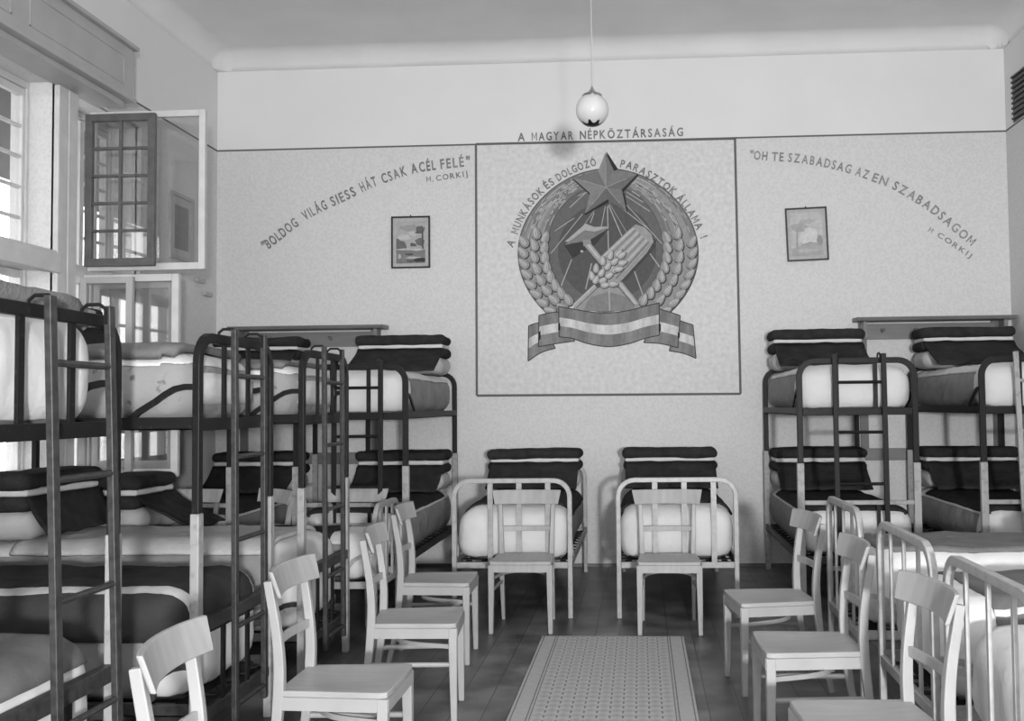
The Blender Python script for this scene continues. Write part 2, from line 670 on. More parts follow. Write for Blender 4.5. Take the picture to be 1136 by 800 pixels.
# frieze line running round the room
ZL = 3.805
mb = MB()
mb.box(XL, XR, YB - 0.003, YB, ZL, ZL + 0.014)
struct(mb.build('trim_1', M['line']))
struct(MB().box(XL, XL + 0.003, 7.3, YB - 0.003, ZL, ZL + 0.014).build('trim_2', M['line']))
struct(MB().box(XR - 0.003, XR, YF, YB - 0.003, ZL, ZL + 0.014).build('trim_3', M['line']))
struct(MB().box(XL, XR, YB - 0.018, YB, 0, 0.03).build('baseboard_back', M['racktop']))
struct(MB().box(XR - 0.018, XR, YF, YB - 0.018, 0, 0.03).build('baseboard_right', M['racktop']))
struct(MB().box(XL, XL + 0.018, YF, YB - 0.018, 0, 0.03).build('baseboard_left', M['racktop']))
# eaves outside, above the windows
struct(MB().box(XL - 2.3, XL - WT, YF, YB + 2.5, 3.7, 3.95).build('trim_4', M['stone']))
# the building's own pavement outside
struct(MB().box(-30, XL - WT, -20, 30, -0.6, -0.5).build('ground_outside', M['paving']))


# ---- windows
def sash(name, wd, z0, z1, cols, rows, m, parent, stile=0.05, muntin=0.022, depth=0.04):
    """a casement in the xz plane, hinge edge at x=0"""
    mb = MB()
    mb.box(0, stile, -depth / 2, depth / 2, z0, z1)
    mb.box(wd - stile, wd, -depth / 2, depth / 2, z0, z1)
    mb.box(stile, wd - stile, -depth / 2, depth / 2, z0, z0 + stile * 1.1)
    mb.box(stile, wd - stile, -depth / 2, depth / 2, z1 - stile, z1)
    iw, ih = wd - 2 * stile, z1 - z0 - 2.1 * stile
    for i in range(1, cols):
        x = stile + iw * i / cols
        mb.box(x - muntin / 2, x + muntin / 2, -depth * 0.35, depth * 0.35, z0 + stile, z1 - stile)
    for j in range(1, rows):
        z = z0 + 1.1 * stile + ih * j / rows
        mb.box(stile, wd - stile, -depth * 0.33, depth * 0.33, z - muntin / 2, z + muntin / 2)
    o = mb.build(name, m, parent, bevel=0.004)
    MB().box(stile * 0.9, wd - stile * 0.9, -0.002, 0.002, z0 + stile, z1 - stile * 0.9).build('pane', M['glass'], o)
    return o


for wi, (ya, yb) in enumerate(WINS):
    fr = MB()
    xo = XL - (0.25 if wi == 0 else 0.22)          # outer frame line
    fr.box(xo - 0.03, xo + 0.05, ya, ya + 0.03, Z0, Z1)
    fr.box(xo - 0.03, xo + 0.05, yb - 0.03, yb, Z0, Z1)
    fr.box(xo - 0.03, xo + 0.05, ya + 0.03, yb - 0.03, Z1 - 0.05, Z1)
    fr.box(xo - 0.03, xo + 0.05, ya + 0.03, yb - 0.03, Z0, Z0 + 0.06)
    fr.box(xo - 0.03, XL + 0.0, ya, yb, ZT, ZT2)                     # transom
    # inner casing round the opening
    fr.box(XL - 0.02, XL + 0.035, ya - 0.11, ya, Z0 - 0.02, Z1 + 0.1)
    fr.box(XL - 0.02, XL + 0.035, yb, yb + 0.11, Z0 - 0.02, Z1 + 0.1)
    fr.box(XL - 0.02, XL + 0.035, ya, yb, Z1, Z1 + 0.1)
    if wi:
        fr.box(XL, XL + 0.055, ya - 0.03, yb + 0.02, ZT - 0.02, ZT2 + 0.03)
        fr.box(XL, XL + 0.03, ya - 0.03, yb + 0.02, ZT2 + 0.03, ZT2 + 0.05)
    w_ = struct(fr.build('window_%d' % (wi + 1), M['windowwood'], bevel=0.006))
    MB().box(XL - 0.25, XL + 0.11, ya - 0.14, yb + 0.14, Z0 - 0.035, Z0 + 0.005).build('window_sill', M['windowwood'], w_, bevel=0.006)
    half_w = (yb - ya - 0.06) / 2
    for zz0, zz1, rows in ((ZT2, Z1 - 0.05, 5), (Z0 + 0.06, ZT, 6)):
        for side in (0, 1):
            if wi == 0 and side == 0:
                continue          # the near leaf of this window stands open
            h = bpy.data.objects.new('casement', None)
            C.objects.link(h)
            h.parent = w_
            o = sash('sash', half_w, zz0 + 0.005, zz1 - 0.005, 2, rows, M['windowwood'], h)
            h.location = (xo + 0.02, ya + 0.05 + side * half_w, 0)
            h.rotation_euler = (0, 0, PI / 2)
    if wi == 0:
        # open leaves: dark outer sash with small panes, pale inner sash with one pane, upper and lower
        for nm, yy, x0, wd, z0, z1, cols, rows, mt, st in (
                ('sash', 6.86, XL + 0.02, 0.50, 2.43, 3.50, 2, 5, M['sashdark'], 0.05),
                ('sash', 6.95, XL - 0.0, 0.84, 2.41, 3.54, 1, 1, M['windowwood'], 0.045),
                ('sash', 6.78, XL + 0.04, 0.37, 0.97, 2.345, 1, 1, M['trimwood'], 0.045),
                ('sash', 6.90, XL + 0.0, 0.68, 0.97, 2.375, 1, 1, M['windowwood'], 0.05),
                ('sash', 7.02, XL + 0.0, 0.60, 1.02, 2.34, 1, 1, M['sheet_grey'], 0.05)):
            h = bpy.data.objects.new('casement', None)
            C.objects.link(h)
            h.parent = w_
            sash(nm, wd, z0, z1, cols, rows, mt, h, stile=st, muntin=0.02)
            h.location = (x0, yy, 0)

# boxed pelmet over the windows
pel = thing('curtain_pelmet', 'long grey panelled pelmet box above the windows, below the ceiling', 'pelmet', (XL, 0, 0))
mb = MB()
PX = 0.25
mb.box(0, PX, -3.5, 7.07, 3.67, 4.02)
mb.build('box', M['trimwood'], pel, bevel=0.004)
MB().box(0, PX + 0.035, -3.5, 7.09, 4.02, 4.05).build('top_moulding', M['trimwood'], pel, bevel=0.006)
mb = MB()
mb.box(0.02, PX + 0.02, -3.5, 7.08, 3.64, 3.67)
mb.box(0.0, PX - 0.04, -3.5, 7.03, 3.60, 3.64)
mb.build('bottom_moulding', M['trimwood'], pel, bevel=0.005)
for k in range(8):
    y1 = 6.93 - k * 1.30
    y0 = y1 - 1.12
    mb = MB()
    for a, b, c, d in ((y0, y1, 3.935, 3.943), (y0, y1, 3.735, 3.743), (y0, y0 + 0.008, 3.735, 3.943), (y1 - 0.008, y1, 3.735, 3.943)):
        mb.box(PX, PX + 0.006, a, b, c, d)
    mb.build('panel_moulding', M['trimwood'], pel)

# small framed picture on the left wall, seen through the open pane
pt = thing('framed_picture', 'small pale framed picture on the left wall behind the open window pane', 'picture', (XL, 8.38, 2.97))
mb = MB()
for a, b, c, d in ((-0.22, 0.22, 0.25, 0.28), (-0.22, 0.22, -0.28, -0.25), (-0.22, -0.19, -0.25, 0.25), (0.19, 0.22, -0.25, 0.25)):
    mb.box(0.0, 0.02, a, b, c, d)
mb.build('frame', M['trimwood'], pt)
MB().box(0.0, 0.008, -0.19, 0.19, -0.25, 0.25).build('mount', M['sheet_grey'], pt)
MB().box(0.008, 0.010, -0.13, 0.13, -0.19, 0.18).build('print', tone(0.25), pt)
for k, (yy, zz) in enumerate(((8.78, 2.565), (8.93, 2.46))):
    o = MB().box(0, 0.03, -0.13, 0.05, -0.02, 0.02).build('wall_hook', M['trimwood'], loc=(XL, yy, zz), bevel=0.008)
    tag(o, ['upper small grey hook strip on the left wall beside the open window', 'lower small grey hook strip in the corner of the left wall'][k], 'hook')

# striped grille high on the right wall
gr = thing('wall_grille', 'dark slatted ventilation grille high on the right wall, just above the painted line', 'grille', (XR, 8.66, 4.03))
mb = MB()
mb.box(-0.01, 0, -0.25, 0.25, -0.20, 0.20)
mb.build('backing', M['black'], gr)
mb = MB()
for k in range(9):
    z = -0.18 + k * 0.045
    mb.sweep([(-0.018, -0.25, z - 0.01), (-0.018, 0.25, z + 0.01)], rect(0.016, 0.012), (1, 0, 0))
mb.build('slats', M['midsteel'], gr)


# ------------------------------------------------------------------ coat racks on the back wall
def coat_rack(x0, x1, label, npeg, pegs):
    t = thing('coat_rack', label, 'coat rack', ((x0 + x1) / 2, YB, 0), 0, None)
    h = (x1 - x0) / 2
    mb = MB()
    mb.sweep([(-h, -0.11, 2.155), (h, -0.11, 2.155)], [(-0.02, -0.10), (0.012, -0.11), (0.02, 0.11), (-0.02, 0.11)], (0, 1, 0))
    mb.build('shelf', M['racktop'], t, bevel=0.006)
    MB().box(-h + 0.09, h - 0.13, -0.035, -0.010, 1.985, 2.12).build('peg_board', M['rack'], t, bevel=0.003)
    MB().box(-h + 0.04, h - 0.08, -0.035, -0.008, 0.925, 1.03).build('bottom_rail', M['rack'], t, bevel=0.003)
    for s in (-h + 0.05, h - 0.16):
        MB().box(s, s + 0.07, -0.028, 0, 0.925, 2.135).build('upright', M['racktop'], t, bevel=0.003)
    for s in (-h + 0.06, h - 0.10):
        MB().box(s, s + 0.035, -0.17, -0.028, 1.99, 2.135).build('bracket', M['rack'], t, bevel=0.003)
    for k in range(npeg):
        x = pegs[0] + (pegs[1] - pegs[0]) * k / (npeg - 1) - (x0 + x1) / 2
        MB().tube([(x, -0.035, 2.05), (x, -0.07, 2.05), (x, -0.085, 2.062)], 0.008, 8).lathe([(0.004, 0), (0.018, 0.004), (0.02, 0.012), (0.012, 0.02)], 12, (x, -0.085, 2.055)).build('peg', M['peg'], t, smooth=True)


coat_rack(-3.685, -2.27, 'grey wooden coat rack shelf on the back wall above the left bunks', 4, (-3.3, -2.53))
coat_rack(1.873, 3.227, 'grey wooden coat rack shelf on the back wall above the right bunks', 4, (2.12, 2.98))


# ------------------------------------------------------------------ beds
def hoop(w, h, r, z0=0.0, y=0.0, seg=6):
    p = [(-w, y, z0), (-w, y, h - r)]
    for k in range(1, seg):
        a = PI - PI / 2 * k / seg
        p.append((-w + r + r * math.cos(a), y, h - r + r * math.sin(a)))
    p += [(-w + r, y, h)]
    p += [(w - r, y, h)]
    for k in range(1, seg):
        a = PI / 2 - PI / 2 * k / seg
        p.append((w - r + r * math.cos(a), y, h - r + r * math.sin(a)))
    p += [(w, y, h - r), (w, y, z0)]
    return p


def guard_rod(s, w, z, mm, parent, h=0.16, back=0.26):
    """bent rod from the foot post down to the side rail"""
    x = s * (w - 0.012)
    pts = [(x, 0.015, z + h), (x, 0.05, z + h), (x, 0.09, z + h - 0.008), (x, 0.13, z + h - 0.03), (x, 0.17, z + h * 0.55), (x, back - 0.03, z + 0.03), (x, back, z)]
    MB().sweep(pts, rect(0.024, 0.012), (1, 0, 0)).build('guard_rod', mm, parent, smooth=True)


def end_frame(name, t, y, w, h, z0, rail_zs, bars, mm, sec=(0.034, 0.026), r=0.11, bar_w=0.03, rail_h=0.045, top=None, barspan=None):
    mb = MB()
    mb.sweep(hoop(w - sec[0] / 2, h - sec[0] / 2, r, z0, y), rect(sec[0], sec[1]), (0, 1, 0))
    o = mb.build(name, mm, t, bevel=0.004)
    for z in rail_zs:
        MB().box(-w + sec[0], w - sec[0], y - 0.012, y + 0.012, z, z + rail_h).build('cross_rail', mm, o, bevel=0.003)
    zb, zt = barspan or (rail_zs[-1], h - 0.02)
    for f in bars:
        x = -w + 2 * w * f
        MB().box(x - bar_w / 2, x + bar_w / 2, y - 0.006, y + 0.006, zb, zt).build('bar', mm, o)
    return o


def side_rails(t, z, w, L, mm, h=0.045):
    for s in (-1, 1):
        mb = MB()
        mb.box(s * w - 0.018 * (s > 0), s * w + 0.018 * (s < 0), 0.014, L - 0.014, z, z + h)
        mb.box(min(s * w, s * (w - 0.035)), max(s * w, s * (w - 0.035)), 0.014, L - 0.014, z, z + 0.005)
        mb.build('side_rail', mm, t)


def spring_base(t, z, w, L, mm):
    mb = MB()
    n = 12
    for k in range(n):
        y = 0.10 + (L - 0.2) * k / (n - 1)
        mb.box(-w + 0.02, w - 0.02, y - 0.03, y + 0.03, z + 0.004, z + 0.010)
    for k in range(7):
        x = (-w + 0.08) + (2 * w - 0.16) * k / 6
        mb.box(x - 0.02, x + 0.02, 0.03, L - 0.03, z - 0.001, z + 0.004)
    mb.build('spring_base', mm, t)


def single_bed(label, x, y, rz, L=1.9, w=0.41, h=0.94, bars=(0.32, 0.56, 0.80), group=None, bw=0.036):
    t = thing('single_bed', label, 'bed', (x, y, 0), rz, group)
    for nm, yy in (('foot_frame', 0.0), ('head_frame', L)):
        end_frame(nm, t, yy, w, h, 0, (0.335,), bars, M['bedlight'], sec=(0.032, 0.028), bar_w=bw, rail_h=0.04)
    side_rails(t, 0.345, w, L, M['bedlight'])
    spring_base(t, 0.352, w, L, M['spring'])
    for s in (-1, 1):
        guard_rod(s, w, 0.375, M['bedlight'], t, h=0.17, back=0.2)
    return t


def bunk_bed(label, x, y, rz, style, L=1.9, w=0.41):
    t = thing('bunk_bed', label, 'bunk bed', (x, y, 0), rz, None)
    for sy in (0.0, L):
        for s in (-1, 1):
            xx = s * (w - 0.018)
            MB().box(xx - 0.024, xx + 0.024, sy - 0.018, sy + 0.018, 0, 1.02).build('leg', M['sleeve'], t, bevel=0.004)
    low = style == 'low'
    for nm, yy in (('lower_foot_frame', 0.0), ('lower_head_frame', L)):
        if low:
            o = MB().box(-w + 0.042, w - 0.042, yy - 0.02, yy + 0.02, 0.545, 0.60).build(nm, M['midsteel'], t, bevel=0.004)
            MB().box(-w + 0.042, w - 0.042, yy - 0.012, yy + 0.012, 0.19, 0.235).build('cross_rail', M['midsteel'], o, bevel=0.003)
            for f in (0.34, 0.66):
                xx = -w + 2 * w * f
                MB().box(xx - 0.014, xx + 0.014, yy - 0.006, yy + 0.006, 0.23, 0.55).build('bar', M['beddark'], o)
        else:
            o = MB().box(-w + 0.042, w - 0.042, yy - 0.014, yy + 0.014, 0.735, 0.765).build(nm, M['sleeve'], t, bevel=0.004)
            MB().box(-w + 0.042, w - 0.042, yy - 0.012, yy + 0.012, 0.34, 0.385).build('cross_rail', M['midsteel'], o, bevel=0.003)
            for f in (0.34, 0.66):
                xx = -w + 2 * w * f
                MB().box(xx - 0.012, xx + 0.012, yy - 0.005, yy + 0.005, 0.38, 0.74).build('bar', M['beddark'], o)
    zl = 0.235 if low else 0.345
    side_rails(t, zl, w, L, M['midsteel'])
    spring_base(t, zl + 0.007, w, L, M['spring'])
    for nm, yy in (('upper_foot_frame', 0.0), ('upper_head_frame', L)):
        end_frame(nm, t, yy, w, 1.74, 1.02, (1.345,), (0.335, 0.655), M['beddark'], sec=(0.04, 0.03), bar_w=0.028, rail_h=0.05)
    side_rails(t, 1.35, w, L, M['beddark'], h=0.05)
    spring_base(t, 1.357, w, L, M['spring'])
    for s in (-1, 1):
        guard_rod(s, w, 1.39, M['beddark'], t, h=0.13, back=0.27)
        guard_rod(s, w, zl + 0.04, M['midsteel'], t, h=0.15, back=0.2)
    return t


def ladder(label, x, y, rz, top=1.765, lean=0.02, mm='midsteel', bottom=0.14, w=0.165, rungs=(1.57, 1.23, 0.88, 0.52, 0.2)):
    """local: the bed foot is at y=0, the ladder hangs in front of it at negative y"""
    t = thing('ladder', label, 'ladder', (x, y, 0), rz, 'ladders hooked on the bunk beds')
    yt, yb = -0.045, -0.045 - lean

    def yy(z):
        return yb + (yt - yb) * (z - bottom) / (top - bottom)
    for s in (-1, 1):
        MB().sweep([(s * w, yb, bottom), (s * w, yt, top)], rect(0.022, 0.034), (1, 0, 0)).build('stile', M[mm], t, bevel=0.003)
        MB().tube([(s * w * 0.86, yt, top - 0.06), (s * w * 0.86, yt, top - 0.01), (s * w * 0.86, yt + 0.02, top + 0.004), (s * w * 0.86, yt + 0.06, top + 0.004), (s * w * 0.86, yt + 0.078, top - 0.01), (s * w * 0.86, yt + 0.078, top - 0.05)], 0.006, 6).build('hook', M['beddark'], t, smooth=True)
    for z in rungs:
        if z > bottom + 0.03:
            MB().tube([(-w, yy(z), z), (w, yy(z), z)], 0.011, 8).build('rung', M[mm], t, smooth=True)
    return t


SEED = [0]


def bed_xf(x, y, rz):
    c, s = math.cos(rz), math.sin(rz)
    return lambda lx, ly, lz: (x + lx * c - ly * s, y + lx * s + ly * c, lz)


def place(o, xf, rz, lp):
    o.location = xf(*lp)
    o.rotation_euler = (0, 0, rz)
    return o


def bedding(x, y, rz, where, zb, zt, L=1.9, w=0.385, mattress='tick', sheet=True, top=None, roll='dark', pillow='sheet_grey',
            skirt=0.35, rollh=0.20, sheet_side=0.05, topm='bdark', top_from=0.16, top_to=None, topdrop=0.04, toplift=0.016, y0=0.04, wrap=0.14, rr=0.13):
    """everything that lies on one bed; where names the bed in the labels"""
    SEED[0] += 1
    sd = SEED[0]
    xf = bed_xf(x, y, rz)
    hz = (zt - zb) / 2
    hy = (L - 0.05 - y0) / 2
    cy = y0 + hy
    half = (w, hy, hz)
    ctr = (0, cy, zb + hz)
    r = min(rr, hz * 0.96)
    o = soft('mattress', M[mattress], half, r=r, seed=sd, amp=0.011)
    place(o, xf, rz, ctr)
    tag(o, 'thick straw mattress, ' + where, 'mattress', 'mattresses')
    if sheet:
        o = soft('bed_sheet', M['sheet'], half, r=r, seed=sd, amp=0.011, off=0.007,
                 keep=lambda c: (c.y < -hy + wrap and c.z > -hz + 0.03) or c.z > hz - sheet_side, thick=0.004)
        place(o, xf, rz, ctr)
        tag(o, 'white sheet round the mattress foot, ' + where, 'sheet', 'bed sheets')
    te = (L - 0.35 if top_to is None else top_to)
    if top:
        o = soft('blanket', M[topm], half, r=r, seed=sd, amp=0.011, off=toplift + 0.002,
                 keep=lambda c: c.z > hz - topdrop and c.y + cy > top_from and c.y + cy < te, thick=toplift * 0.7)
        place(o, xf, rz, ctr)
        tag(o, top + ' spread out flat, ' + where, 'blanket', 'spread blankets')
    if pillow:
        o = soft('pillow', M[pillow], (w * 0.97, 0.20, 0.075), r=0.072, seed=sd + 3, amp=0.012)
        place(o, xf, rz, (0, L - 0.27, zt + 0.078 + toplift))
        tag(o, 'stuffed pillow, ' + where, 'pillow', 'pillows')
    if roll:
        z = zt + (0.145 if pillow else 0.0) + toplift
        mm = M['bdark'] if roll == 'dark' else M['bgrey']
        t = thing('folded_blanket', ('dark' if roll == 'dark' else 'grey') + ' folded blanket with white stripe, ' + where, 'blanket', xf(0, L - 0.26, z), rz, 'folded blankets at the bed heads')
        hh = rollh / 2
        a = soft('lower_fold', mm, (w, 0.17, hh * 0.44), r=hh * 0.43, seed=sd + 5, amp=0.007, parent=t, loc=(0, 0, hh * 0.44))
        b = soft('white_fold', M['sheet'], (w * 0.95, 0.155, hh * 0.2), r=hh * 0.19, seed=sd + 6, amp=0.004, parent=t, loc=(0, 0, hh * 1.02))
        c = soft('upper_fold', mm, (w * 1.01, 0.175, hh * 0.45), r=hh * 0.44, seed=sd + 7, amp=0.011, parent=t, loc=(0, 0, hh * 1.6))
        if skirt:
            n, q = 22, 8
            vs, fs = [], []
            zt0 = hh * 0.7
            for i in range(n + 1):
                u = -1 + 2 * i / n
                for j in range(q + 1):
                    v = j / q
                    ln = skirt * (1 + 0.06 * math.sin(u * 5 + sd))
                    yv = -0.15 - ln * v
                    zv = zt0 - (zt0 + (0.145 if pillow else 0.0) - 0.012) * (v ** 0.8 if pillow else min(1, v * 2))
                    zv += 0.012 * noise.noise(Vector((u * 3 + sd, v * 3, 0)))
                    vs.append((u * w * 0.95, yv, zv + 0.006))
            for i in range(n):
                for j in range(q):
                    k = i * (q + 1) + j
                    fs.append((k, k + 1, k + q + 2, k + q + 1))
            mb = MB()
            mb.add(vs, fs)
            o = mb.build('hanging_edge', mm, t, smooth=True)
            s_ = o.modifiers.new('thickness', 'SOLIDIFY')
            s_.thickness = 0.012
            s_.offset = 1


# ---- bunks along the left wall: foot ends face the aisle
LF = -1.75
for i, (yc, nm) in enumerate(((2.92, 'nearest left bunk'), (4.34, 'second bunk from the camera on the left'), (5.59, 'third bunk from the camera on the left'))):
    bunk_bed(['dark steel bunk bed nearest the camera on the left, cut by the picture edge',
              'dark steel bunk bed, the middle one of the three along the window wall',
              'dark steel bunk bed, the farthest of the three along the window wall'][i], LF, yc, PI / 2, 'low')
    dy = (0.10, 0.03, 0.0)[i]
    ladder(['worn grey ladder hooked on the nearest left bunk', 'grey ladder hooked on the middle left bunk', 'grey ladder hooked on the third left bunk'][i],
           LF, yc + dy, PI / 2, lean=(0.05, 0.01, 0.01)[i], mm='midsteel', w=0.165)
bedding(LF, 2.92, PI / 2, 'nearest left bunk, upper deck', 1.372, 1.73, top='pale grey blanket', topm='bgrey', topdrop=0.05, toplift=0.09, top_from=0.12, roll=None, pillow=None, sheet_side=0.1)
bedding(LF, 4.34, PI / 2, 'middle left bunk, upper deck', 1.372, 1.66, mattress='tickstain', wrap=0.015, top='grey blanket', topm='bgrey', topdrop=0.03, toplift=0.045, top_from=0.14, roll=None, pillow=None)
bedding(LF, 5.59, PI / 2, 'third left bunk, upper deck', 1.372, 1.66, mattress='tickstain', wrap=0.015, top='grey blanket', topm='bgrey', topdrop=0.03, toplift=0.03, top_from=0.14, roll='dark', pillow='sheet_grey')
bedding(LF, 2.92, PI / 2, 'nearest left bunk, lower deck', 0.262, 0.70, top='grey striped blanket', topm='bgstripe', topdrop=0.10, top_from=0.03, roll='dark', skirt=0.12)
bedding(LF, 4.34, PI / 2, 'middle left bunk, lower deck', 0.262, 0.70, top='dark striped blanket', topm='bstripe', topdrop=0.17, top_from=0.03, roll='dark', skirt=0.12)
bedding(LF, 5.59, PI / 2, 'third left bunk, lower deck', 0.262, 0.72, top='cream blanket', topm='bpale', topdrop=0.05, toplift=0.03, roll='dark', skirt=0.12)

# ---- bunks with their heads to the back wall
FB = 7.10
for (xc, lab, lw, lx) in ((-2.04, 'dark steel bunk bed at the back wall, left of the mural', 'back bunk left of the mural', 0.06),
                          (-3.30, 'dark steel bunk bed in the far left corner behind the open window', 'corner bunk at the far left', 0.0),
                          (1.48, 'dark steel bunk bed at the back wall, right of the mural', 'back bunk right of the mural', 0.01),
                          (2.71, 'dark steel bunk bed in the far right corner', 'corner bunk at the far right', -0.02)):
    corner = xc < -3
    bunk_bed(lab, xc, FB, 0, 'high')
    right = xc > 0
    bedding(xc, FB, 0, lw + ', upper deck', 1.372, 1.69, roll='dark', pillow='sheet_grey', top=None, skirt=0.40, rollh=0.19)
    bedding(xc, FB, 0, lw + ', lower deck', 0.372, 0.70, roll='dark', pillow='sheet_grey', top='dark blanket', topm='bdark', topdrop=0.045, top_from=0.10, skirt=0.3, rollh=0.19)
    if xc < 2 and not corner:
        ladder('grey ladder hooked on the ' + lw, xc + lx, FB, 0, lean=0.02, w=0.165, mm='beddark')
ladder('pale worn ladder hooked on the corner bunk at the far right', 2.70, FB, 0, lean=0.12, w=0.165, mm='sleeve')

# ---- single beds
S1 = (-0.882, 6.93)
S2 = (0.235, 6.93)
single_bed('pale steel single bed under the mural, the left of the two', S1[0], S1[1], 0)
bedding(S1[0], S1[1], 0, 'left single bed under the mural', 0.372, 0.73, rr=0.13, roll='dark', pillow='sheet_grey', top='dark blanket', topm='bdark', topdrop=0.09, top_from=0.34, skirt=0.3, rollh=0.17, toplift=0.02)
single_bed('pale steel single bed under the mural, the right of the two', S2[0], S2[1], 0)
bedding(S2[0], S2[1], 0, 'right single bed under the mural', 0.372, 0.73, rr=0.13, roll='dark', pillow='sheet_grey', top='dark blanket', topm='bdark', topdrop=0.09, top_from=0.34, skirt=0.3, rollh=0.17, toplift=0.02)
RB = 1.0
for yc, lab, lw in ((5.18, 'pale steel single bed on the right of the aisle, farthest from the camera', 'farthest right single bed'),
                    (4.01, 'pale steel single bed on the right of the aisle, the middle of three', 'middle right single bed'),
                    (3.055, 'pale steel single bed on the right of the aisle, nearest the camera', 'nearest right single bed')):
    single_bed(lab, RB, yc, -PI / 2, bars=(0.25, 0.5, 0.75), bw=0.018)
bedding(RB, 5.18, -PI / 2, 'farthest right single bed', 0.372, 0.735, top='grey blanket', topm='bgrey', topdrop=0.006, top_from=0.10, roll='grey', sheet_side=0.26)
bedding(RB, 4.01, -PI / 2, 'middle right single bed', 0.372, 0.725, top='grey blanket', topm='bgstripe', topdrop=0.14, top_from=0.20, roll='grey', sheet_side=0.2)
bedding(RB, 3.055, -PI / 2, 'nearest right single bed', 0.372, 0.72, top='grey striped blanket', topm='bgstripe', topdrop=0.10, top_from=0.38, roll='grey', sheet_side=0.2)
# small cot between the left bunks
single_bed('narrow pale steel cot between the third left bunk and the back bunk', -1.60, 6.36, PI / 2, w=0.30, h=0.85, bars=(0.25, 0.5, 0.75))
bedding(-1.60, 6.36, PI / 2, 'narrow cot on the left', 0.372, 0.66, w=0.27, top='dark blanket', topm='bdark', topdrop=0.05, top_from=0.3, roll='dark', pillow='sheet_grey')


# ------------------------------------------------------------------ chairs
def curve_pts(pts, n=6):
    """catmull-rom through the points"""
    P = [Vector(p) for p in pts]
    P = [P[0] * 2 - P[1]] + P + [P[-1] * 2 - P[-2]]
    out = []
    for i in range(1, len(P) - 2):
        for k in range(n):
            t = k / n
            a, b, c, d = P[i - 1], P[i], P[i + 1], P[i + 2]
            out.append(0.5 * ((2 * b) + (c - a) * t + (2 * a - 5 * b + 4 * c - d) * t * t + (3 * b - a - 3 * c + d) * t ** 3))
    out.append(P[-2])
    return out


